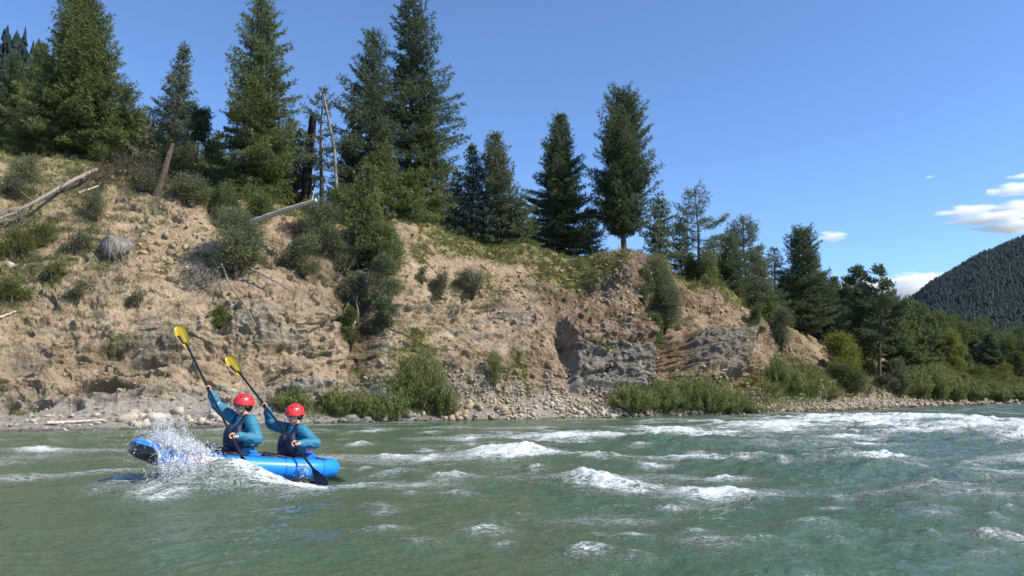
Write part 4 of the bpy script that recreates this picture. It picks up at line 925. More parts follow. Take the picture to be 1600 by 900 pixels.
# ------------------------------------------------------------------ rocks, scree, grass, far forest, clouds
import bmesh
def ico(sub):
    bm = bmesh.new(); bmesh.ops.create_icosphere(bm, subdivisions=sub, radius=1.0)
    V = np.array([v.co[:] for v in bm.verts]); F = np.array([[v.index for v in f.verts] for f in bm.faces]); bm.free()
    return V, F
ICO1, ICO2, ICO3 = ico(1), ico(2), ico(3)
def rock_shape(seed, base=ICO2, cuts=9, flat=(1, .8, .6), rough=.06):
    rng = np.random.RandomState(seed); V = base[0].copy()
    for _ in range(cuts):
        n_ = unit_rand(rng, 1)[0]; lim = rng.uniform(.45, .8); d_ = V @ n_
        V = V - np.maximum(d_ - lim, 0)[:, None] * n_
    V = V * (1 + rng.normal(size=(len(V), 1)) * rough * .5) * np.array(flat)
    return V, base[1]
def hull_rock(seed, n=14, flat=(1, .75, .55)):
    rg = np.random.RandomState(seed); bm = bmesh.new()
    for p in norm(rg.normal(size=(n, 3))) * rg.uniform(.75, 1.05, (n, 1)) * flat: bm.verts.new(p)
    r = bmesh.ops.convex_hull(bm, input=bm.verts[:]); bmesh.ops.delete(bm, geom=[v_ for v_ in bm.verts if not v_.link_faces], context='VERTS')
    bm.verts.index_update(); V = np.array([v.co[:] for v in bm.verts]); F = np.array([[v.index for v in f.verts] for f in bm.faces if len(f.verts) == 3]); bm.free(); return V, F
def rock_mat(name, c1, c2, c3):
    m, nt, b = new_mat(name); v = coords(nt)
    f = noise_node(nt, 3.0, 6, .65, v); g = noise_node(nt, 22, 4, .7, v)
    c_ = ramp(nt, f, [(.3, c1), (.5, c2), (.72, c3)])
    c_ = mixc(nt, 1.0, c_, ramp(nt, g, [(.3, .7), (.7, 1.25)]), 'MULTIPLY')
    nt.links.new(c_, b.inputs['Base Color']); b.inputs['Roughness'].default_value = .85; b.inputs['Specular IOR Level'].default_value = .2
    bump(nt, b, g, .6, .03); return m
M['rock_pale'] = rock_mat('pale_limestone', (.26, .22, .17), (.42, .36, .28), (.58, .52, .42))
M['rock_tan'] = rock_mat('tan_rubble', (.22, .165, .11), (.36, .275, .18), (.50, .40, .28))
M['rock_dark'] = rock_mat('dark_wet_rock', (.035, .032, .028), (.08, .07, .06), (.15, .135, .11))
M['rock_grey'] = rock_mat('grey_claystone', (.10, .095, .085), (.19, .18, .155), (.28, .26, .22))
ROCKS = {}
def boulder(label, group, x, y, w_px, mat, seed, hfac=.6, name='boulder'):
    k = (seed % 7, mat)
    if k not in ROCKS:
        V, F = hull_rock(900 + seed % 7, 22, (1, .85, .7)); ROCKS[k] = mesh_data('boulder', V, F, M[mat])
    o = link(name, ROCKS[k]); rng = np.random.RandomState(seed)
    p = find(x, y); s = w_px * p[1] / FPX * .5
    o.location = (p[0], p[1], p[2] + s * hfac * .25); o.scale = (s, s * rng.uniform(.8, 1.1), s * hfac * 1.5)
    o.rotation_euler = (rng.uniform(-.25, .25), rng.uniform(-.25, .25), rng.uniform(0, 6.28)); tag(o, label, 'rock', group); return o
rng = np.random.RandomState(5)
def band(n, xr, yf, sr, mat, label, group, seed, hf=.6):
    rg = np.random.RandomState(seed)
    for i in range(n):
        x = rg.uniform(*xr); y0, y1 = yf(x); y = rg.uniform(y0, y1)
        boulder(label, group, x, y, rg.uniform(*sr), mat, seed * 50 + i, hf * rg.uniform(.75, 1.3))
yw = lambda x: np.interp(x, kx, [k[1] for k in K])
band(26, (185, 345), lambda x: (yw(x) - 30, yw(x) - 6), (16, 36), 'rock_pale', 'pale block in the heap of bleached boulders on the shore behind the raft bow', 'bleached boulders behind the bow', 1)
band(26, (0, 190), lambda x: (yw(x) - 28, yw(x) - 3), (6, 16), 'rock_pale', 'small pale stone scattered on the flat gravel beach at the left', 'stones on the left gravel beach', 2, .5)
band(20, (490, 640), lambda x: (yw(x) - 12, yw(x) - 1), (12, 34), 'rock_grey', 'grey rock at the water line below the shore willows right of the paddlers', 'grey rocks under the near willows', 3, .55)
band(34, (640, 790), lambda x: (yw(x) - 30, yw(x) - 1), (8, 22), 'rock_tan', 'brown rock in the rough bank foot right of the tall willow clump', 'brown rocks at the bank foot', 4)
band(60, (780, 975), lambda x: (yw(x) - 36 + abs(x - 880) * .12, yw(x) - 1), (6, 16), 'rock_pale', 'pale angular rock in the rubble fan spilled below the grey rock face', 'rocks of the rubble fan', 5)
band(46, (960, 1215), lambda x: (yw(x) - 10, yw(x) + .5), (8, 20), 'rock_dark', 'dark wet rock at the water line in front of the willow thicket', 'dark rocks before the thicket', 6, .55)
band(46, (1180, 1480), lambda x: (yw(x) - 11, yw(x)), (5, 11), 'rock_tan', 'small brown rock on the narrow stony shore along the big rapids', 'small rocks along the rapids shore', 7, .55)
band(22, (215, 318), lambda x: (352, 425), (8, 20), 'rock_tan', 'tan rock in the loose stones left of the leaning juniper', 'loose stones by the leaning juniper', 8, .7)

def single(name, label, x, y, sx, sy, sz, mat, seed, rot=(0, 0, 0), cat='rock', sink=.3, cuts=11):
    V, F = rock_shape(seed, ICO3, cuts, (1, 1, 1)); V = V * [sx, sy, sz]
    V = V + norm(V) * ((fbm(V, .5, 4, seed) * .6 + facets(V, .22, seed) * .7) * .16 * min(sx, sz))[:, None]
    o = link(name, mesh_data(name, V, F, M[mat])); p = find(x, y); o.location = (p[0], p[1] + .1, p[2] + sz * sink); o.rotation_euler = rot
    tag(o, label, cat); return o
ball = single('root_ball', 'grey ball of earth and roots stuck in the left slope', 172, 402, .85, .7, .62, 'rock_grey', 41, (0, .2, .3), 'root ball', .7)
g = Geo(); rg = np.random.RandomState(9)
for i in range(22):
    a = np.array([rg.uniform(-.2, .9), -.45 - rg.rand() * .15, rg.uniform(-.1, .45)])
    g.tube([a, a + [.12 + rg.normal() * .1, -.05, -.25], a + [.3 + rg.normal() * .15, 0, -.6 - rg.rand() * .3]], [.016, .010, .004], 4, rg.rand(), cap=False)
link('roots', g.mesh('roots', M['wood_grey'], True), ball)
single('rock_slab', 'big smooth grey slab lying slanted above the shore willows', 588, 618, 1.15, .6, .55, 'rock_grey', 42, (0, .35, -.2), 'rock', .3)
single('boulder', 'large grey boulder at the water just right of the rear paddler', 560, 662, .55, .4, .28, 'rock_grey', 43, (0, -.2, .3), 'rock', .1)
single('boulder', 'cream coloured boulder standing out of the slope left of the grey rock face', 845, 540, .30, .22, .34, 'rock_tan', 44, (0, .3, .3), 'rock', .0)
single('boulder', 'single pale boulder high on the left slope edge', 10, 418, .25, .2, .2, 'rock_pale', 45, (0, 0, 0), 'rock', .2)

# loose rubble nobody could count
vv_ = (SX > -240) & (SX < 1600) & (TT > 1.0) & (TT < 5.1)
def scatter_w(wt, n, seed):
    rg = np.random.RandomState(seed); wt = np.where(vv_, np.clip(wt, 0, None), 0) * (B[..., 1] ** .6)
    pz = wt.ravel(); idx = rg.choice(len(pz), n, p=pz / pz.sum()); return idx, rg
def e2(cx, cy, rx, ry): return np.exp(-(((SX - cx) / rx) ** 2 + ((SY - cy) / ry) ** 2))
def sbox(x0, x1, y0, y1): return ((SX > x0) & (SX < x1) & (SY > y0) & (SY < y1)) * 1.0
rub = sstep(.96, 1.1, TT) * (1 - sstep(1.9, 2.5, TT)) * (.25 + 1.4 * sstep(650, 760, SX)) + 1.8 * e2(960, 425, 55, 30) + 1.5 * e2(850, 430, 90, 16) + 1.2 * e2(265, 385, 60, 40) \
    + 1.6 * e2(870, 630, 110, 25) + .9 * e2(1120, 478, 90, 18) + .8 * e2(1270, 590, 70, 40) + .7 * e2(800, 480, 40, 30) + .5 * e2(690, 380, 50, 50) + .08 * cl + .5 * e2(985, 460, 30, 50)
rub = rub * (fbm(S, 1.5, 3, 400) > -.25) * (1 - .93 * sbox(884, 1020, 508, 606))
def rubble(name, label, wt, n, sr, mat, seed):
    idx, rg = scatter_w(wt, n, seed); P_ = S.reshape(-1, 3)[idx] + N.reshape(-1, 3)[idx] * .02
    P_ = P_ + rg.normal(size=P_.shape) * .04
    shapes = [hull_rock(700 + q, 10) for q in range(5)]
    Vs, Fs = [], []; s = rg.uniform(0, 1, n) ** 2.2 * (sr[1] - sr[0]) + sr[0]; s = s * (P_[:, 1] / 34)
    off = 0
    for q in range(5):
        k = np.where(rg.randint(0, 5, n) == q)[0] if False else np.arange(q, n, 5)
        V, F = shapes[q]; a = rg.uniform(0, 6.28, len(k)); c, sn = np.cos(a), np.sin(a); b_ = rg.uniform(-.6, .6, len(k)); cb_, sb_ = np.cos(b_), np.sin(b_)
        x = V[None, :, 0] * cb_[:, None] + V[None, :, 2] * sb_[:, None]; z = -V[None, :, 0] * sb_[:, None] + V[None, :, 2] * cb_[:, None]; y = V[None, :, 1] + 0 * x
        X = x * c[:, None] - y * sn[:, None]; Y = x * sn[:, None] + y * c[:, None]
        VV = np.stack([X, Y, z], -1) * s[k][:, None, None] + P_[k][:, None]
        Fs.append((F[None] + (np.arange(len(k)) * len(V))[:, None, None]).reshape(-1, 3) + off); off += len(k) * len(V); Vs.append(VV.reshape(-1, 3))
    o = link(name, mesh_data(name, np.concatenate(Vs), np.concatenate(Fs), M[mat])); tag(o, label, kind='stuff', cat='rubble'); return o
rubble('rubble', 'loose tan rubble strewn over the eroding bank', rub, 7000, (.035, .17), 'rock_tan', 11)
rubble('pebbles', 'pale stones and pebbles along the shore', rub * sstep(.96, 1.1, TT) * (1 - sstep(2.0, 2.6, TT)) + .4 * e2(870, 630, 110, 25), 5200, (.03, .13), 'rock_pale', 12)
rubble('gravel', 'dark wet gravel right at the water line', sstep(.95, 1.0, TT) * (1 - sstep(1.08, 1.25, TT)) * (.3 + sstep(900, 1000, SX) + .6 * sstep(480, 520, SX) * (1 - sstep(620, 760, SX))), 3200, (.04, .14), 'rock_dark', 13)

# grass: tufts of blades
def grass(name, label, wt, tufts, per, L, mat, seed, spread=.09, up=1.0):
    idx, rg = scatter_w(wt, tufts, seed); P0 = S.reshape(-1, 3)[idx]; k = np.repeat(np.arange(tufts), per)
    sc = np.clip(P0[:, 1] / 38, .8, 3) * rg.uniform(.5, 1.3, tufts)
    P_ = P0[k] + rg.normal(size=(len(k), 3)) * [spread, spread, .02] * sc[k][:, None]
    D = norm(rg.normal(size=(len(k), 3)) * .45 + [0, 0, up] + N.reshape(-1, 3)[idx][k] * .35)
    V, F = leaf_quads(P_, D, L * sc[k] * rg.uniform(.6, 1.2, len(k)), .006 * sc[k] + .0025, rg)
    o = link(name, mesh_data(name, V, F, M[mat], vals={'tint': np.repeat(.4 + rg.normal(size=tufts)[k] * .25, 4)})); tag(o, label, 'grass', kind='stuff'); return o
gvis = np.maximum(gm, 0) * (TT < 6.2) * (TT > 1.3)
vv_ = (SX > -240) & (SX < 1640) & (TT > 1.1) & (TT < 6.2)
grass('dry_grass', 'dry straw coloured grass on the slopes and crest', gvis * (.25 + dry) + .02 * cl, 11000, 22, .22, 'drygrass', 21)
grass('grass', 'green grass on the crest and far bank', gvis * (1.15 - dry), 9000, 20, .22, 'olive', 22)
grass('sage_scrub', 'low grey-green scrub on the left slope', (e2(60, 350, 150, 75) + e2(30, 430, 80, 60) + .5 * e2(140, 440, 120, 60) + .5 * e2(740, 470, 70, 40) + .4 * e2(560, 430, 60, 50) + .5 * e2(650, 520, 50, 50) + .7 * e2(200, 290, 160, 40) + .5 * e2(480, 350, 90, 60)) * (fbm(S, .7, 3, 410) > .05), 3000, 26, .20, 'sage', 23, .16)
grass('shore_grass', 'green grass below the willows and at the bank foot', (e2(560, 640, 90, 12) + e2(1070, 636, 120, 12) + e2(1240, 610, 50, 20) + e2(1480, 612, 90, 10) + .3 * e2(800, 590, 26, 26) + .6 * e2(640, 600, 70, 40)), 3800, 16, .26, 'willow', 24, .14)

# ---- forest on the mountain and on the hill upper left: one mass each
def forest(name, label, G, n, hr, mat, seed, xr, tiers=4, rr=.2):
    rg = np.random.RandomState(seed); nr, nc = G.shape[:2]
    gx, gy = proj(G.reshape(-1, 3)); gx = gx.reshape(nr, nc)
    V0, F0 = [], []
    i = rg.uniform(0, nr - 7.001, n); i[: n // 6] = rg.uniform(nr - 9.5, nr - 5, n // 6)
    j = rg.uniform(0, nc - 1.001, n)
    ok = None
    ii, jj = i.astype(int), j.astype(int); fi, fj = (i - ii)[:, None], (j - jj)[:, None]
    P_ = (G[ii, jj] * (1 - fi) * (1 - fj) + G[ii + 1, jj] * fi * (1 - fj) + G[ii, jj + 1] * (1 - fi) * fj + G[ii + 1, jj + 1] * fi * fj)
    xx, _ = proj(P_); P_ = P_[(xx > xr[0]) & (xx < xr[1])]; n = len(P_)
    H = rg.uniform(*hr, n); R = H * rr * rg.uniform(.7, 1.3, n); ns = 6; base = 0
    for t in range(tiers):
        z0 = H * (.02 + .9 * t / tiers); z1 = H * min(1, .05 + .9 * (t + 1.7) / tiers); r = R * (1 - t / tiers) ** .8
        a = rg.uniform(0, 6.28, n)[:, None] + np.arange(ns)[None] * 6.283 / ns
        rad = r[:, None] * rg.uniform(.55, 1.25, (n, ns))
        ring = np.stack([P_[:, 0:1] + rad * np.cos(a), P_[:, 1:2] + rad * np.sin(a), P_[:, 2:3] + z0[:, None] + rg.uniform(-.05, .05, (n, ns)) * H[:, None]], -1)
        tip = P_ + np.stack([rg.normal(size=n) * .02 * H, rg.normal(size=n) * .02 * H, z1], -1)
        V = np.concatenate([ring, tip[:, None]], 1).reshape(-1, 3); b0 = base + np.arange(n)[:, None] * (ns + 1)
        q = np.arange(ns)[None]; F = np.stack([b0 + q, b0 + (q + 1) % ns, b0 + ns + 0 * q], -1).reshape(-1, 3)
        V0.append(V); F0.append(F); base += len(V)
    o = link(name, mesh_data(name, np.concatenate(V0), np.concatenate(F0), M[mat], vals={'tint': np.concatenate([np.repeat(np.clip(rg.normal(.45, .25, n), 0, 1), ns + 1) for _ in range(tiers)])}))
    tag(o, label, 'forest', kind='stuff'); return o
M['forest'] = leaf_mat('far_forest_needles', (.009, .021, .022), (.022, .043, .037), .1)
forest('mountain_forest', 'dense dark conifer forest covering the far mountainside', hillR, 46000, (4.5, 9), 'forest', 1, (1350, 1720), 3, .34)
forest('hill_forest', 'conifers covering the slope behind the bluff at the upper left', hillL, 1500, (7, 12), 'forest', 2, (-250, 470), 6)

# ---- clouds: closed flattened bodies of vapour
mc = bpy.data.materials.new('cloud_vapour'); mc.use_nodes = True; nt = mc.node_tree; nt.nodes.clear()
out = nt.nodes.new('ShaderNodeOutputMaterial'); pv = nt.nodes.new('ShaderNodeVolumePrincipled'); nt.links.new(pv.outputs[0], out.inputs['Volume'])
pv.inputs['Color'].default_value = (1, 1, 1, 1); pv.inputs['Anisotropy'].default_value = .2; 
tcn = nt.nodes.new('ShaderNodeTexCoord'); vm = nt.nodes.new('ShaderNodeVectorMath'); vm.operation = 'SUBTRACT'; nt.links.new(tcn.outputs['Generated'], vm.inputs[0]); vm.inputs[1].default_value = (.5, .5, .5)
vl = nt.nodes.new('ShaderNodeVectorMath'); vl.operation = 'LENGTH'; nt.links.new(vm.outputs[0], vl.inputs[0])
mpc = nt.nodes.new('ShaderNodeMapping'); mpc.inputs['Scale'].default_value = (.006, .006, .026); nt.links.new(tcn.outputs['Object'], mpc.inputs['Vector'])
nz = noise_node(nt, 1.0, 5, .6, mpc.outputs[0])
dn = math_n(nt, 'ADD', math_n(nt, 'SUBTRACT', .72, math_n(nt, 'MULTIPLY', vl.outputs['Value'], 1.9)), math_n(nt, 'MULTIPLY', math_n(nt, 'SUBTRACT', nz, .5), 2.6))
nt.links.new(math_n(nt, 'MULTIPLY', math_n(nt, 'MAXIMUM', dn, 0.0), .050), pv.inputs['Density'])
CL = [(1302, 370, 21, 7.5, 'small lone white cloud left of the mountain'), (1512, 330, 40, 7.5, 'flat white cloud above the mountain, left one of the group'), (1545, 341, 62, 6.0, 'thin slanting white cloud streak under the flat left one'),
      (1592, 322, 40, 9, 'white cloud streak at the right edge above the largest'), (1590, 353, 66, 10, 'largest white cloud, low at the right edge over the ridge'), (1588, 296, 40, 8.5, 'white cloud at the right edge, topmost bright one'),
      (1598, 275, 22, 3, 'faint thin cloud at the right edge above all others'), (1453, 277, 8, 2.5, 'tiny faint cloud speck alone in the blue'), (1440, 452, 75, 20, 'broad white cloud bank rising behind the mountain foot'), (1335, 448, 36, 9, 'low cloud glimpsed between the far pines')]
SL = [0, 0, -.10, -.18, -.06, -.16, 0, 0, 0, 0]
for i, (x, y, rx, ry, lab) in enumerate(CL):
    d = 5200.0; c = px(x, y, d); k = d / FPX
    V = ICO3[0].copy(); V[:, 2] = np.where(V[:, 2] < 0, V[:, 2] * .7, V[:, 2])
    rx, ry = rx * 1.35, ry * 1.35; V *= [rx * k, rx * k * .6, ry * k]
    V += norm(ICO3[0]) * (fbm(V + i * 999, (rx * k * .45, rx * k * .45, ry * k * .8), 4, 50 + i) * ry * k * .75)[:, None] * [2.2, 1, 1]
    V[:, 2] += V[:, 0] * -SL[i]
    o = link('cloud', mesh_data('cloud', V, ICO3[1], mc, True)); o.location = c; tag(o, lab, 'cloud', 'white clouds over the mountain')
# ------------------------------------------------------------------ raft, paddlers, paddles, spray
def plain(name, col, rough=.5, spec=.5, coat=0.0, var=.12, bmp=0.0, scale=20):
    m, nt, b = new_mat(name); v = coords(nt, False)
    f = noise_node(nt, scale * .3, 4, .6, v)
    nt.links.new(mixc(nt, f, [x * (1 - var) for x in col], [x * (1 + var) for x in col]), b.inputs['Base Color'])
    b.inputs['Roughness'].default_value = rough; b.inputs['Specular IOR Level'].default_value = spec; b.inputs['Coat Weight'].default_value = coat
    b.inputs['Coat Roughness'].default_value = .15
    if bmp: bump(nt, b, noise_node(nt, scale, 4, .6, v), bmp, .01)
    return m
M['pvc'] = plain('blue_coated_fabric', (.012, .225, .82), .42, .4, .1, .08, .15, 6)
M['pvc_seam'] = plain('darker_blue_seam_tape', (.008, .13, .50), .4)
M['pvc_black'] = plain('black_rubber', (.012, .014, .016), .35, .5, .3)
M['pvc_grey'] = plain('dark_grey_floor', (.06, .07, .08), .6)
M['label_orange'] = simple('faded_orange_print', (.80, .30, .14), .5, .35, 14)
M['label_pink'] = simple('pale_pink_print', (.85, .58, .48), .5, .2, 14)
M['skin'] = plain('skin', (.62, .33, .24), .5, .4, 0, .08)
M['skin'].node_tree.nodes['Principled BSDF'].inputs['Subsurface Weight'].default_value = .08
M['teal'] = plain('teal_paddling_jacket', (.026, .17, .26), .62, .35, 0, .25, .4, 14)
M['navy'] = plain('navy_life_vest', (.012, .016, .045), .6, .4, 0, .3, .4, 20)
M['red_cloth'] = plain('dark_red_vest_panel', (.28, .018, .04), .6, .4, 0, .2, .3, 20)
M['trouser'] = plain('black_waterproof_trousers', (.012, .014, .024), .5, .5, 0, .2, .4, 16)
M['collar'] = plain('grey_neoprene_collar', (.05, .055, .05), .7)
M['helmet'] = plain('red_helmet_shell', (.70, .028, .030), .38, .5, .2, .10, .1, 30)
M['dark'] = plain('black_plastic', (.010, .010, .012), .4)
M['glass'] = plain('blue_mirror_lens', (.012, .06, .20), .08, .9, 1.0)
M['hair'] = plain('brown_hair', (.04, .022, .012), .6, .3, 0, .4, .6, 60)
M['yellow_blade'] = plain('yellow_blade', (.50, .35, .014), .3, .5, .4, .08)
M['navy_print_shade'] = plain('navy_print_and_blade_shade', (.02, .022, .075), .35, .5, .3)  # stripe print, and the painted shade of the lower blades
M['white'] = plain('white_print', (.75, .78, .8), .5)
F_ = np.array([-.842, -.540, 0.]); L_ = np.array([.540, -.842, 0.])
PB = 5.5; RC = np.array([-3.63, 10.05, .25])
spb, cpb = math.sin(math.radians(PB)), math.cos(math.radians(PB))
raft = empty('inflatable_raft', tuple(RC)); raft.rotation_euler = Matrix((( F_[0] * cpb, L_[0], -F_[0] * spb), (F_[1] * cpb, L_[1], -F_[1] * spb), (spb, 0, cpb))).to_euler()
tag(raft, 'blue two-person inflatable raft with a black bow riding over a wave', 'raft')
def raft_w(p):
    p = np.asarray(p, float); X = F_ * cpb + [0, 0, spb]; Z = -F_ * spb + [0, 0, cpb]
    return RC + p[..., 0:1] * X + p[..., 1:2] * L_ + p[..., 2:3] * Z
def outline(n=160):
    """centre line of the tube seen from above, and its outward normals"""
    ph = np.linspace(0, 2 * math.pi, n, endpoint=False)
    c, s = np.cos(ph), np.sin(ph); e = .62
    x = 1.27 * np.sign(c) * np.abs(c) ** e; y = .335 * np.sign(s) * np.abs(s) ** .80
    y = y * (1 - .12 * sstep(.5, 1.27, x))
    for _ in range(3): x = (np.roll(x, 1) + x + np.roll(x, -1)) / 3; y = (np.roll(y, 1) + y + np.roll(y, -1)) / 3
    x = np.where(x > .4, .4 + (x - .4) * .92, x)
    z = .17 * np.clip((x - .35) / .9, 0, 1) ** 2 + .02 * np.clip((-x - .8) / .5, 0, 1)
    t = np.stack([np.roll(x, -1) - np.roll(x, 1), np.roll(y, -1) - np.roll(y, 1)], -1); t = norm(t)
    return np.stack([x, y, z], -1), np.stack([t[:, 1], -t[:, 0], 0 * x], -1)
CP, ON = outline()
RT = .134 - .02 * sstep(.7, 1.25, CP[:, 0]) - .012 * sstep(.9, 1.25, -CP[:, 0])
def tube_surf(i0, i1, t0, t1, nt_, extra=0.0, closed=False):
    idx = np.arange(i0, i1) % len(CP); th = np.radians(np.linspace(t0, t1, nt_, endpoint=not closed))
    r = (RT[idx] + extra)[:, None, None]
    return CP[idx][:, None] + r * (np.cos(th)[None, :, None] * ON[idx][:, None] + np.sin(th)[None, :, None] * np.array([0, 0, 1.]))
V = tube_surf(0, len(CP), 0, 360, 28, closed=True); n_i, n_t = V.shape[:2]
i = np.arange(n_i)[:, None]; j = np.arange(n_t)[None]
F = np.stack([i * n_t + j, ((i + 1) % n_i) * n_t + j, ((i + 1) % n_i) * n_t + (j + 1) % n_t, i * n_t + (j + 1) % n_t], -1).reshape(-1, 4)
link('side_tube', mesh_data('side_tube', V.reshape(-1, 3), F, M['pvc'], True), raft)
bi = np.where(CP[:, 0] > .97)[0]; bi = np.sort(np.where(bi > 80, bi - 160, bi))
V = tube_surf(bi[0], bi[-1] + 1, -170, 38, 24, .006); link('bow_guard', mesh_data('bow_guard', V.reshape(-1, 3), grid_faces(*V.shape[:2]), M['pvc_black'], True), raft)
# hull bottom and inflated floor
def lens(z_of, inset, name, mat, thick, x0=-1.25, x1=1.25, dome=0.0):
    xs = np.linspace(x0, x1, 60); up = CP[(CP[:, 1] > 0)]; up = up[np.argsort(up[:, 0])]
    w_ = np.interp(xs, up[:, 0], up[:, 1]) - inset; w_ = np.maximum(w_, .02); u = np.linspace(-1, 1, 15)
    zc = np.interp(xs, up[:, 0], up[:, 2])
    X = np.repeat(xs[:, None], 15, 1); Y = w_[:, None] * u[None]; Z = zc[:, None] + z_of + dome * (1 - u[None] ** 2) + 0 * X
    a_ = np.stack([X, Y, Z], -1).reshape(-1, 3); b_ = a_ - [0, 0, thick]
    F1 = grid_faces(60, 15); n1 = len(a_)
    ring = np.concatenate([np.arange(15), np.arange(1, 60) * 15 + 14, np.arange(13, -1, -1) + 59 * 15, np.arange(58, 0, -1) * 15])
    side = np.stack([ring, np.roll(ring, -1), np.roll(ring, -1) + n1, ring + n1], -1)
    return link(name, mesh_data(name, np.concatenate([a_, b_]), np.concatenate([F1, F1[:, ::-1] + n1, side]), M[mat], True), raft)
lens(-.085, .04, 'hull_bottom', 'pvc_black', .025, -1.14, 1.12); lens(-.03, .10, 'floor', 'pvc_grey', .05)
lens(.075, .03, 'bow_deck', 'pvc', .015, .62, 1.22, .045)
for sx in (-.30 + .16, -.71 - .22):       # backrests
    g = Geo(); g.tube([[sx, -.24, .10], [sx - .02, 0, .13], [sx, .24, .10]], [.085, .095, .085], 16); o = link('backrest', g.mesh('backrest', M['pvc'], True), raft)
# printed label on the near tube
i0 = int(np.argmin(np.hypot(CP[:, 0] - .52, CP[:, 1] - .33))); 
for (a, b2, t0, t1, nm, mt) in ((-5, 5, 8, 50, 'label_print', 'label_pink'), (-1, 4, 14, 42, 'label_print', 'label_orange')):
    V = tube_surf(i0 + a, i0 + b2, t0, t1, 8, .003 if nm and mt == 'label_pink' else .005); link(nm, mesh_data(nm, V.reshape(-1, 3), grid_faces(*V.shape[:2]), M[mt], True), raft)
for q in (20, 34, 46, 60, 100, 114, 126, 140, 5, 155):
    V = tube_surf(q, q + 2, -180, 180, 28, .0035); V[1] = V[0] + (V[1] - V[0]) * .45; link('seam', mesh_data('seam', V.reshape(-1, 3), grid_faces(*V.shape[:2]), M['pvc_seam'], True), raft)
for sg in (1, -1):
    lw = CP[(CP[:, 1] * sg > .2) & (np.abs(CP[:, 0]) < 1.0)]; lw = lw[np.argsort(lw[:, 0])]; g = Geo()
    g.tube(lw + np.array([0, 0, .16])[None] + np.stack([0 * lw[:, 0], sg * .05 + 0 * lw[:, 0], -.020 * np.abs(np.sin(lw[:, 0] * 7))], -1), .006, 5); link('grab_line', g.mesh('grab_line', M['dark'], True), raft)
# grab handles, valve, lacing loops
for (x_, y_, z_) in ((-1.02, .29, .13), (.16, .33, .145), (-.42, .335, .14), (-.25, -.335, .14), (.5, -.32, .16), (1.16, .05, .29)):
    g = Geo(); g.tube([[x_ - .09, y_, z_ - .02], [x_ - .05, y_, z_ + .018], [x_ + .05, y_, z_ + .018], [x_ + .09, y_, z_ - .02]], .011, 6); link('grab_handle', g.mesh('grab_handle', M['dark'], True), raft)
g = Geo(); g.tube([[-1.12, .20, .10], [-1.12, .20, .135]], .028, 12); link('valve', g.mesh('valve', M['dark'], True), raft)

# ---- bodies
def sphere(g, c, r, rot=None, sub=ICO2):
    V = sub[0] * np.asarray(r, float)
    if rot is not None: V = V @ np.asarray(rot)      # rows of rot are the local axes
    g.add(V + np.asarray(c, float), sub[1])
def cap(g, a, b, ra, rb, n=14):
    a, b = np.asarray(a, float), np.asarray(b, float); d = b - a; L = np.linalg.norm(d); t = d / L
    u = norm(np.cross(t, [0.3, .2, 1.])); v = np.cross(t, u); rows = []
    for q in np.linspace(-90, 0, 5)[0:]: rows.append((ra * math.sin(math.radians(q)), ra * math.cos(math.radians(q)) + 1e-4))
    for q in np.linspace(0, 90, 5): rows.append((L + rb * math.sin(math.radians(q)), rb * math.cos(math.radians(q)) + 1e-4))
    an = np.arange(n) * 2 * math.pi / n
    V = np.array([[a + t * h_ + r * (math.cos(x) * u + math.sin(x) * v) for x in an] for h_, r in rows])
    g.add(V, grid_faces(len(rows), n, True)); 
    for k, c in ((0, a - t * ra), (len(rows) - 1, b + t * rb)):
        j = np.arange(n); g.add(np.concatenate([V[k], c[None]]), np.stack([j, (j + 1) % n, np.full(n, n)], -1))
def chain(g, pts, rad):
    for k in range(len(pts) - 1): cap(g, pts[k], pts[k + 1], rad[k], rad[k + 1])
def solid(name, g, mat, parent, voxel, smooth=6, org=None):
    me = g.mesh(name, M[mat], True); o = link(name, me, parent)
    md = o.modifiers.new('r', 'REMESH'); md.mode = 'VOXEL'; md.voxel_size = voxel; md.use_smooth_shade = True
    ms = o.modifiers.new('s', 'SMOOTH'); ms.factor = .5; ms.iterations = smooth
    bpy.context.view_layer.update(); dg = bpy.context.evaluated_depsgraph_get()
    m2 = bpy.data.meshes.new_from_object(o.evaluated_get(dg)); o.modifiers.clear(); o.data = m2; m2.name = name
    if not m2.materials: m2.materials.append(M[mat])
    return o
def hand(g, h, axis, wrist, flip=1):
    a = norm(axis); w = wrist - h; p = norm(w - a * (w @ a)); q = np.cross(a, p) * flip; r = .0165
    for i in range(4):
        c = h + a * (i - 1.5) * .0205; ln = [.92, 1.0, .97, .82][i]
        pts = [c + p * .040 + q * .018] + [c + (.017 + r * .62) * (math.cos(t) * p + math.sin(t) * q) for t in np.radians(np.array([85, 140, 200, 255, 300]) * ln)]
        chain(g, pts, [.0105, .0105, .0098, .0092, .0085, .0075])
    sphere(g, h + p * .045 + q * .004, (.017, .040, .046), np.stack([q, p, a]))
    cap(g, h + p * .07, wrist, .028, .025)
    th = [h + p * .060 - a * .030 - q * .006, h + p * .030 - a * .050 - q * .022, h + p * .002 - a * .044 - q * .026, h - p * .018 - a * .034 - q * .016]
    chain(g, th, [.015, .0125, .0108, .009])
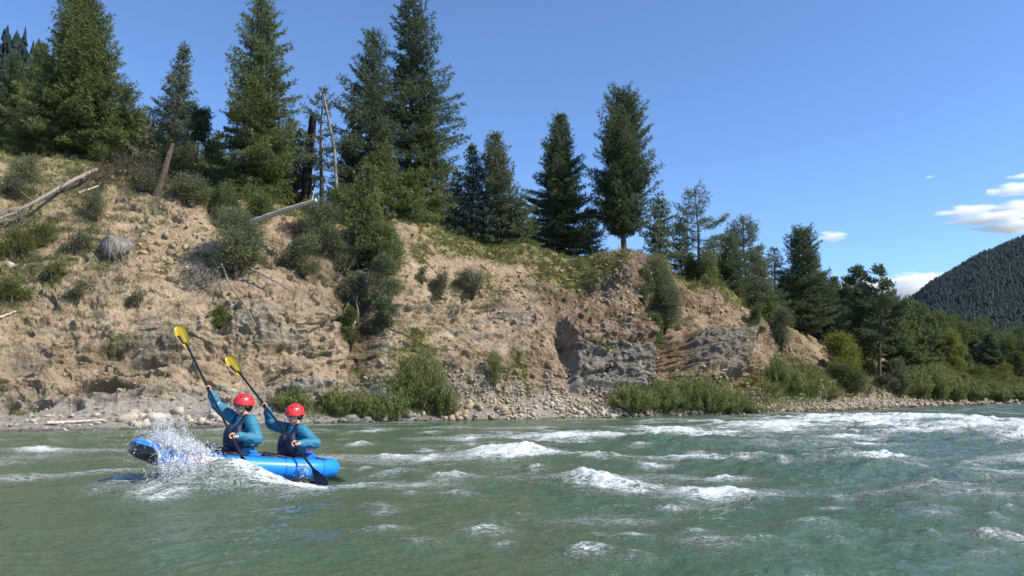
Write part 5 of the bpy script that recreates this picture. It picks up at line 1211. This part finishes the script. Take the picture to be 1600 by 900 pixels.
def person(label, J, fwd, look, vest_side, glasses, seed):
    P0 = J['pelvis']; root = empty('person', tuple(P0)); tag(root, label, 'person', 'paddlers in the raft')
    R = lambda p: np.asarray(p, float) - P0
    J = {k: R(v) if isinstance(v, np.ndarray) else v for k, v in J.items()}
    up = np.array([0, 0, 1.]); rt = np.cross(fwd, up); lk = norm(look); lr = norm(np.cross(lk, up)); lu = np.cross(lr, lk); HR = np.stack([lr, lk, lu]) * 1.12
    hc = J['head']; nk = J['neck']; pe = J['pelvis']; ch = J['chest']
    H = lambda x, y, z: hc + 1.12 * (x * lr + y * lk + z * lu)
    g = Geo()
    sphere(g, H(0, -.006, .030), (.076, .095, .092), HR, ICO3); sphere(g, H(0, .020, -.045), (.056, .066, .062), HR, ICO3)
    cap(g, H(0, .050, -.088), H(0, .066, -.086), .022, .017)                       # chin
    chain(g, [H(0, .086, .012), H(0, .104, -.018), H(0, .108, -.030)], [.009, .011, .014]); cap(g, H(-.011, .096, -.030), H(.011, .096, -.030), .009, .009)
    cap(g, H(-.022, .078, -.058), H(.022, .078, -.058), .008, .008); cap(g, H(-.018, .078, -.067), H(.018, .078, -.067), .008, .008)      # lips
    cap(g, H(-.045, .074, .030), H(.045, .074, .030), .012, .012)                  # brow
    for s in (-1, 1):
        sphere(g, H(s * .078, -.008, -.004), (.010, .020, .030), HR); sphere(g, H(s * .042, .062, -.022), (.022, .022, .020), HR)
    cap(g, H(0, -.015, -.06), nk - up * .03, .052, .060)
    chain(g, [nk - up * .06, ch, pe + up * .05], [.085, .115, .12]); cap(g, J['sl'], J['sr'], .05, .05)
    for s in ('l', 'r'):
        chain(g, [J['s' + s], J['e' + s], J['w' + s]], [.048, .038, .027]); hand(g, J['h' + s], J['axis'], J['w' + s], -1 if s == 'l' else 1)
        hip = pe + (rt if s == 'r' else -rt) * .09; kn = J['k' + s]; an = J['a' + s]
        chain(g, [hip, kn, an], [.08, .055, .038]); cap(g, an, an + F_ * .13 + up * .06, .038, .030)
    solid('body', g, 'skin', root, .0055, 3)
    # jacket: loose over torso and arms
    rg = np.random.RandomState(seed); g = Geo()
    chain(g, [nk - up * .045, ch + up * .06, ch - up * .08, pe + up * .07], [.095, .155, .168, .160])
    cap(g, J['sl'], J['sr'], .072, .072)
    for s in ('l', 'r'):
        a, b2, c = J['s' + s], J['e' + s], J['w' + s]; pts, rad = [], []
        for t in np.linspace(0, 1, 7): pts.append(a + (b2 - a) * t); rad.append(.080 - .010 * t + rg.uniform(-.003, .004))
        for t in np.linspace(.15, 1, 7): pts.append(b2 + (c - b2) * t); rad.append(.070 - .024 * t + rg.uniform(-.003, .004))
        pts = [p + rg.normal(size=3) * .004 for p in pts]; chain(g, pts, rad)
    jk = solid('jacket', g, 'teal', root, .0085, 4)
    me = jk.data; co_ = np.zeros(len(me.vertices) * 3, np.float32); me.vertices.foreach_get('co', co_); co_ = co_.reshape(-1, 3)
    nm = np.zeros_like(co_).ravel(); me.vertices.foreach_get('normal', nm); nm = nm.reshape(-1, 3)
    co_ = co_ + nm * (fbm(co_ + seed, (.15, .15, .06), 4, seed, .6, 1) * .011)[:, None]; me.vertices.foreach_set('co', co_.astype(np.float32).ravel()); me.update()
    for s in ('l', 'r'):
        d_ = norm(J['w' + s] - J['e' + s]); g = Geo(); g.tube([J['w' + s] - d_ * .03, J['w' + s] + d_ * .012], [.044, .037], 16); link('cuff', g.mesh('cuff', M['dark'], True), jk)
        if s == 'r':
            for q_, ln in ((.35, .05), (.72, .035)):
                c0 = J['er'] + (J['wr'] - J['er']) * q_; n0 = norm(np.cross(d_, up)); n0 = n0 if n0[1] < 0 else -n0
                ang = np.linspace(-.5, .5, 7); sd_ = norm(np.cross(d_, n0)); rr_ = .066 - .02 * q_
                g = Geo(); g.tube([c0 + rr_ * (n0 * math.cos(t) + sd_ * math.sin(t)) + d_ * .02 * t for t in ang], .006, 5); link('sleeve_print', g.mesh('sleeve_print', M['white'], True), jk)
    g = Geo(); an = np.linspace(0, 2 * math.pi, 25)
    g.tube([nk + up * (.0 + .012 * math.sin(t)) + .064 * (math.cos(t) * rt + math.sin(t) * fwd) for t in an], .026, 8, cap=False); link('collar', g.mesh('collar', M['collar'], True), jk)
    # trousers
    g = Geo(); cap(g, pe - rt * .07, pe + rt * .07, .125, .125); cap(g, pe, pe + up * .10, .13, .13)
    for s in ('l', 'r'):
        hip = pe + (rt if s == 'r' else -rt) * .09; chain(g, [hip, J['k' + s], J['a' + s]], [.105, .075, .058])
    solid('trousers', g, 'trouser', root, .011, 5)
    # life vest
    T3 = np.stack([rt, fwd, up]); g = Geo(); tz = norm(nk - pe)
    for s in (-1, 1):
        sphere(g, ch + fwd * .125 + rt * s * .085 - up * .02, (.098, .080, .19), T3, ICO3)
        chain(g, [ch + fwd * .10 + rt * s * .085 + up * .12, nk + rt * s * .095 + up * .0 + fwd * .02, ch - fwd * .09 + rt * s * .08 + up * .14], [.050, .044, .050])
        sphere(g, ch + rt * s * .125 - up * .09, (.035, .10, .11), T3)
    sphere(g, ch + fwd * .16 - up * .10, (.12, .065, .070), T3)
    vest = solid('life_vest', g, 'navy', root, .009, 5)
    g = Geo(); sphere(g, ch - fwd * .125 + up * .02, (.14, .060, .175), T3, ICO3); sphere(g, ch - fwd * .15 - rt * .05 + up * .0, (.09, .055, .13), T3, ICO3)
    solid('back_panel', g, 'red_cloth', vest, .010, 5)
    g = Geo(); an = np.linspace(0, 2 * math.pi, 30)
    g.tube([ch - up * .12 + .182 * math.cos(t) * rt + .205 * math.sin(t) * fwd for t in an], .012, 6, cap=False); link('waist_strap', g.mesh('waist_strap', M['dark'], True), vest)
    g = Geo(); g.tube([ch + fwd * .205 - rt * .03 + up * .03, ch + fwd * .205 + rt * .03 + up * .03], .012, 8); link('buckle', g.mesh('buckle', M['dark'], True), vest)
    # helmet
    na, nb = 40, 16; V = []
    for b_i in range(nb):
        for a_i in range(na):
            az = a_i * 2 * math.pi / na; fr = math.cos(az)                     # fr 1 = front
            low = math.radians(96 + (-6 * fr if fr > 0 else -18 * fr) + 10 * (1 - abs(fr)) ** .5)
            th = low * b_i / (nb - 1); r_s = 1 + (.05 if b_i == nb - 1 else 0)
            V.append(H(.105 * r_s * math.sin(th) * math.sin(az), -.010 + .128 * r_s * math.sin(th) * math.cos(az), .030 + .108 * math.cos(th)))
    hm = link('helmet', mesh_data('helmet', np.array(V), grid_faces(nb, na, True), M['helmet'], True), root)
    so_ = hm.modifiers.new('t', 'SOLIDIFY'); so_.thickness = .010; so_.offset = -1
    g = Geo(); g.tube([H(.111 * math.sin(t), -.010 + .134 * math.cos(t), .030 + .108 * math.cos(math.radians(96 + (-6 * math.cos(t) if math.cos(t) > 0 else -18 * math.cos(t)) + 10 * (1 - abs(math.cos(t))) ** .5))) for t in np.linspace(0, 6.283, 41)], .005, 5, cap=False)
    link('rim', g.mesh('rim', M['helmet'], True), hm)
    for az, th in ((-75, 52), (-40, 46), (40, 46), (75, 52), (130, 50), (-130, 50), (-105, 72)):
        az, th = math.radians(az), math.radians(th); n_ = np.array([math.sin(th) * math.sin(az), math.sin(th) * math.cos(az), math.cos(th)])
        c = H(.105 * n_[0], -.010 + .128 * n_[1], .030 + .108 * n_[2]); nw_ = norm(n_[0] * lr + n_[1] * lk + n_[2] * lu); t1 = norm(np.cross(nw_, lu)); t2 = np.cross(nw_, t1)
        g = Geo(); sphere(g, c - nw_ * .002, (.022, .011, .006), np.stack([t1, t2, nw_])); link('vent', g.mesh('vent', M['dark'], True), hm)
    for s in (-1, 1):
        g = Geo(); g.tube([H(s * .088, .02, .01), H(s * .078, .03, -.05), H(s * .035, .045, -.112), H(0, .05, -.118)], .006, 5); link('chin_strap', g.mesh('chin_strap', M['dark'], True), hm)
    g = Geo(); sphere(g, H(0, -.045, -.015), (.086, .072, .078), HR, ICO3); solid('hair', g, 'hair', root, .012, 2)
    for s in (-1, 1):
        g = Geo(); sphere(g, H(s * .031, .083, .006), (.013, .008, .008), HR); link('eye', g.mesh('eye', M['dark'], True), root)
    if glasses:
        sg = Geo(); sg.tube([H(-.078, .02, .012), H(-.072, .072, .014), H(0, .103, .018), H(.072, .072, .014), H(.078, .02, .012)], .0045, 6); fr_ = link('sunglasses', sg.mesh('sunglasses', M['dark'], True), root)
        for s in (-1, 1):
            g = Geo(); rotm = np.stack([norm(lr - lk * s * .45), norm(lk + lr * s * .45), lu]); sphere(g, H(s * .038, .090, .004), (.034, .010, .021), rotm); link('lens', g.mesh('lens', M['glass'], True), fr_)
    return root
UPV = np.array([0, 0, 1.])
def limb(s, e, w, la, lb, hint):
    """elbow placed so that upper and lower arm keep their lengths"""
    d = w - s; D = np.linalg.norm(d); D2 = min(D, (la + lb) * .985); t = d / D; w2 = s + t * D2 if D > D2 else w
    a = (la * la - lb * lb + D2 * D2) / (2 * D2); hgt = math.sqrt(max(1e-6, la * la - a * a)); p = hint - s; p = norm(p - t * (p @ t))
    return s + t * a + p * hgt, w2
def paddle(label, top, p1, p2, length, roll):
    """shaft through the two grips p1 (upper) and p2; top = tip of the upper blade"""
    ax = norm(p2 - p1); tip = p1 - ax * np.linalg.norm(top - p1); root = empty('paddle', tuple(p1)); tag(root, label, 'paddle', 'kayak paddles')
    o = lambda p: p - p1; end = tip + ax * length; BLD = .44
    g = Geo(); g.tube([o(tip + ax * (BLD - .12)), o(end - ax * (BLD - .12))], .0155, 12); link('shaft', g.mesh('shaft', M['dark'], True), root)
    for which, (t0, dr) in enumerate(((tip, 1), (end, -1))):
        A = ax * dr; side = norm(np.cross(A, np.array([0, 1., 0]))); side = side * math.cos(roll) + np.cross(A, side) * math.sin(roll); nrm = np.cross(A, side)
        u = np.linspace(0, 1, 26); w1 = .090 * np.sin(np.clip(u, 0, 1) ** .60 * math.pi) ** .62 * (1 - .25 * u) + .012 * u; w1[0] = .004
        w2_ = .074 * np.sin(np.clip(u, 0, 1) ** .72 * math.pi) ** .62 * (1 - .25 * u) + .012 * u; w2_[0] = .004
        v = np.linspace(-1, 1, 13); V = []
        for sgn in (1, -1):
            for k in range(26):
                for vv2 in v:
                    w_ = (w1[k] if vv2 > 0 else w2_[k]) * vv2
                    V.append(o(t0 + A * (u[k] * BLD)) + side * w_ + nrm * (sgn * .003 * (1 - vv2 ** 2 * .8) + sgn * .010 * math.exp(-(vv2 / .16) ** 2) * (.3 + .7 * u[k]) + .02 * (vv2 ** 2) + .03 * (1 - u[k]) ** 2))
        n1 = 26 * 13; F1 = grid_faces(26, 13); ring = np.concatenate([np.arange(13), np.arange(1, 26) * 13 + 12, np.arange(11, -1, -1) + 25 * 13, np.arange(24, 0, -1) * 13])
        V = np.array(V); side_f = np.stack([ring, np.roll(ring, -1), np.roll(ring, -1) + n1, ring + n1], -1)
        bl = link('blade', mesh_data('blade', V, np.concatenate([F1, F1[:, ::-1] + n1, side_f]), M['yellow_blade' if which == 0 else 'navy_print_shade'], True), root)  # lower blade: shade on its reversed face is put into the colour
        if which == 1: bl['label'] = 'lower blade dipped in the water, its shaded face painted navy'
        if which == 0:
            for sgn, q0 in ((1, 0), (-1, n1)):
                sub = V[q0:q0 + n1].reshape(26, 13, 3)[9:20, 1:5] if side[0] > 0 else V[q0:q0 + n1].reshape(26, 13, 3)[9:20, 8:12]
                a_ = sub + nrm * sgn * .003
                link('stripe', mesh_data('stripe', a_.reshape(-1, 3), grid_faces(11, 4), M['navy_print_shade'], True), bl)
    return root, ax
FW = norm(np.array([-.62, -.78, 0])); LEG = F_
# front paddler
def side_pts(nk, rt): return nk - UPV * .055 - rt * .155, nk - UPV * .055 + rt * .155
def build(label, hx, hy, d, pel_dx, ur, lr_, top, glasses, seed, lookv, vr, er_hint, el_hint, plab, length, roll):
    head = px(hx, hy, d) + 0; pelv = np.array([head[0] + pel_dx, head[1] + .02, head[2] - .70]); neck = head - UPV * .155 - FW * .02; chest = pelv * .48 + neck * .52 + FW * .0
    rt = np.cross(FW, UPV); s_l, s_r = side_pts(neck, rt); g1, g2 = px(*ur), px(*lr_); tp_ = px(*top)
    ax = norm(g2 - g1); J = dict(head=head, neck=neck, chest=chest, pelvis=pelv, sl=s_l, sr=s_r, axis=ax)
    for s, gp_, hint in (('r', g1, px(*er_hint)), ('l', g2, px(*el_hint))):
        sh = J['s' + s]; w0 = gp_ + norm(sh * .3 + hint * .7 - gp_) * .085
        e, w1 = limb(sh, hint, w0, .275, .245, hint); J['e' + s] = e; J['w' + s] = w1; J['h' + s] = gp_
        print('arm', s, np.linalg.norm(w0 - sh), 'reach .52', np.linalg.norm(w1 - w0))
    for s, q in (('l', -1), ('r', 1)):
        J['k' + s] = pelv + LEG * .36 - L_ * q * .12 + UPV * .13; J['a' + s] = pelv + LEG * .62 - L_ * q * .10 - UPV * .06
    person(label, J, FW, lookv, vr, glasses, seed); return paddle(plab, tp_, g1, g2, length, roll)
build('front paddler in red helmet, blue sunglasses and teal jacket, right arm raised high', 380, 633, 10.0, -.02, (325, 606, 9.98), (362, 681, 9.60), (288, 499, 10.45), True, 3,
      np.array([-.58, -.81, -.05]), 1, (338, 652, 10.15), (402, 694, 9.75), 'kayak paddle of the front paddler, its yellow blade highest', 2.86, -.25)
build('rear paddler in red helmet and teal jacket, looking down, behind the front paddler', 460, 648, 10.5, .03, (413, 633, 10.48), (459, 693, 10.12), (357, 552, 10.9), False, 8,
      np.array([-.48, -.84, -.25]), 1, (425, 668, 10.7), (494, 700, 10.3), 'kayak paddle of the rear paddler, its yellow blade lower', 2.86, -.25)

# ---- spray thrown up by the bow
rg = np.random.RandomState(15); PP, RR, VE = [], [], []
def jet(o, v0, n, r0, tmax, sp):
    t = rg.uniform(0, tmax, n) ** .8; p = o + v0 * t[:, None] + np.array([0, 0, -4.9]) * (t ** 2)[:, None] + rg.normal(size=(n, 3)) * sp * (.3 + t / tmax)[:, None]
    PP.append(p); RR.append(r0 * (rg.uniform(.35, 1.0, n) + (rg.rand(n) < .04) * 1.2) * (1 - .4 * t / tmax)); VE.append(v0 + np.array([0, 0, -9.8]) * t[:, None])
for k in range(380):       # up over the bow
    u = .25 + .75 * rg.rand(); o = raft_w(np.array([[1.15 - .75 * u, rg.uniform(.15, .45), .08 + .15 * (1 - u)]]))[0]
    jet(o, np.array([rg.normal() * .55 - .1, -.25 + rg.normal() * .25, rg.uniform(.4, 2.4) * (1 - .35 * u)]), 46, .0050, .34, .018)
for k in range(70):        # tall thin jets at the bow tip
    o = raft_w(np.array([[1.10 - rg.rand() * .45, rg.uniform(-.1, .4), .20]]))[0]; jet(o, np.array([rg.normal() * .35 - .25, rg.normal() * .2, rg.uniform(1.4, 2.8)]), 40, .0045, .42, .014)
for k in range(340):       # washing along the near tube
    u = rg.rand(); o = raft_w(np.array([[1.0 - 1.1 * u, .50, -.05]]))[0]; jet(o, np.array([.25 + rg.normal() * .3, -.2 + rg.normal() * .2, rg.uniform(.3, 1.5)]), 40, .0048, .28, .02)
for k in range(14):        # at the rear blade
    o = px(474, 735, 10.0); jet(o, np.array([rg.normal() * .3, rg.normal() * .2, rg.uniform(.3, 1.1)]), 24, .006, .2, .02)
PP = np.concatenate(PP); RR = np.concatenate(RR); VE = norm(np.concatenate(VE)); ok = PP[:, 2] > .02; PP, RR, VE = PP[ok], RR[ok], VE[ok]
oct_v = np.array([[1, 0, 0], [-1, 0, 0], [0, 1, 0], [0, -1, 0], [0, 0, 1.], [0, 0, -1]]); oct_f = np.array([[0, 2, 4], [2, 1, 4], [1, 3, 4], [3, 0, 4], [2, 0, 5], [1, 2, 5], [3, 1, 5], [0, 3, 5]])
st_ = 1; V = oct_v[None] * RR[:, None, None]; V = V + VE[:, None] * (V * VE[:, None]).sum(-1, keepdims=True) * 1.5 + PP[:, None]; F = (oct_f[None] + (np.arange(len(PP)) * 6)[:, None, None]).reshape(-1, 3)
V = V.reshape(-1, 3); nV = len(V); SV, SF = [V], [F]
for k in range(110):      # torn sheets and strands of water between the drops
    u = rg.rand(); o_ = raft_w(np.array([[1.05 - .95 * u, rg.uniform(.2, .5), .05]]))[0]; v0 = np.array([rg.normal() * .5 - .05, -.25 + rg.normal() * .2, rg.uniform(.6, 2.2) * (1 - .4 * u)])
    t = np.linspace(0, rg.uniform(.10, .24), 12); c = o_ + v0 * t[:, None] + np.array([0, 0, -4.9]) * (t ** 2)[:, None]; c = c + rg.normal(size=c.shape) * .006
    wd = rg.uniform(.010, .035) * np.sin(np.linspace(.25, 3.0, 12)) * rg.uniform(.4, 1.2, 12); sd = norm(np.cross(v0, rg.normal(size=3)))
    a_ = np.stack([c - sd * wd[:, None], c + np.array([0, -.006, .004]), c + sd * wd[:, None]], 1).reshape(-1, 3)
    q4 = grid_faces(12, 3); SV.append(a_); SF.append(np.concatenate([q4[:, [0, 1, 2]], q4[:, [0, 2, 3]]]) + nV); nV += len(a_)
V = np.concatenate(SV); F = np.concatenate(SF)
m, nt, b = new_mat('water_drops'); b.inputs['Base Color'].default_value = (.86, .90, .93, 1); b.inputs['Roughness'].default_value = .25; b.inputs['Transmission Weight'].default_value = .2; b.inputs['IOR'].default_value = 1.33
o = link('spray', mesh_data('spray', V.reshape(-1, 3), F, m, True)); tag(o, 'white spray thrown up over the raft bow', 'spray', kind='stuff')
# ------------------------------------------------------------------ air
hz = np.array([[x, y, z] for z in (-3.0, 430.0) for (x, y) in ((-900, -60), (2600, -60), (2600, 2300), (-900, 2300))], float)
mh = bpy.data.materials.new('haze_air'); mh.use_nodes = True; nt = mh.node_tree; nt.nodes.clear()
out = nt.nodes.new('ShaderNodeOutputMaterial'); pv = nt.nodes.new('ShaderNodeVolumePrincipled'); nt.links.new(pv.outputs[0], out.inputs['Volume'])
pv.inputs['Color'].default_value = (.62, .80, 1, 1); pv.inputs['Density'].default_value = .000015; pv.inputs['Anisotropy'].default_value = 0.0
HAZE = True
if HAZE:
    o = link('haze', mesh_data('haze', hz, np.array([[0, 3, 2, 1], [4, 5, 6, 7], [0, 1, 5, 4], [1, 2, 6, 5], [2, 3, 7, 6], [3, 0, 4, 7]]), mh)); tag(o, 'thin bluish air over the valley', kind='stuff')

# ------------------------------------------------------------------ camera, sun, sky
cam = bpy.data.cameras.new('camera'); co = bpy.data.objects.new('camera', cam); C.objects.link(co)
co.location = CAM; co.rotation_euler = (math.radians(90) + PITCH, 0, 0)
cam.sensor_width = 36; cam.lens = 36 * FPX / 1600; cam.clip_start = .05; cam.clip_end = 30000
scene.camera = co
SUN_EL, SUN_AZ = math.radians(43), math.radians(111)      # azimuth clockwise from +Y
sd = Vector((math.sin(SUN_AZ) * math.cos(SUN_EL), math.cos(SUN_AZ) * math.cos(SUN_EL), math.sin(SUN_EL)))
sl = bpy.data.lights.new('sun', 'SUN'); sl.energy = 5.0; sl.angle = math.radians(.53); sl.color = (1, .93, .82)
so = bpy.data.objects.new('sun', sl); C.objects.link(so); so.rotation_euler = sd.to_track_quat('Z', 'Y').to_euler(); so.location = (30, -20, 40)
w = bpy.data.worlds.new('World'); scene.world = w; w.use_nodes = True
nt = w.node_tree; bg = nt.nodes['Background']
sk = nt.nodes.new('ShaderNodeTexSky'); sk.sky_type = 'NISHITA'; sk.sun_disc = False
sk.sun_elevation = SUN_EL; sk.sun_rotation = SUN_AZ; sk.altitude = 1900; sk.air_density = 1.0; sk.dust_density = .1; sk.ozone_density = 3.0
gm_ = nt.nodes.new('ShaderNodeMix'); gm_.data_type = 'RGBA'; gm_.blend_type = 'MULTIPLY'; gm_.inputs[0].default_value = 1; gm_.inputs[7].default_value = (.86, 1.0, 1.16, 1)
nt.links.new(sk.outputs[0], gm_.inputs[6]); nt.links.new(gm_.outputs[2], bg.inputs['Color']); bg.inputs['Strength'].default_value = .15
scene.view_settings.view_transform = 'Standard'; scene.view_settings.look = 'None'
scene.view_settings.exposure = .44; scene.view_settings.gamma = 1
scene.cycles.use_denoising = True
scene.cycles.max_bounces = 12; scene.cycles.diffuse_bounces = 3; scene.cycles.glossy_bounces = 3; scene.cycles.volume_bounces = 10; scene.cycles.transparent_max_bounces = 8
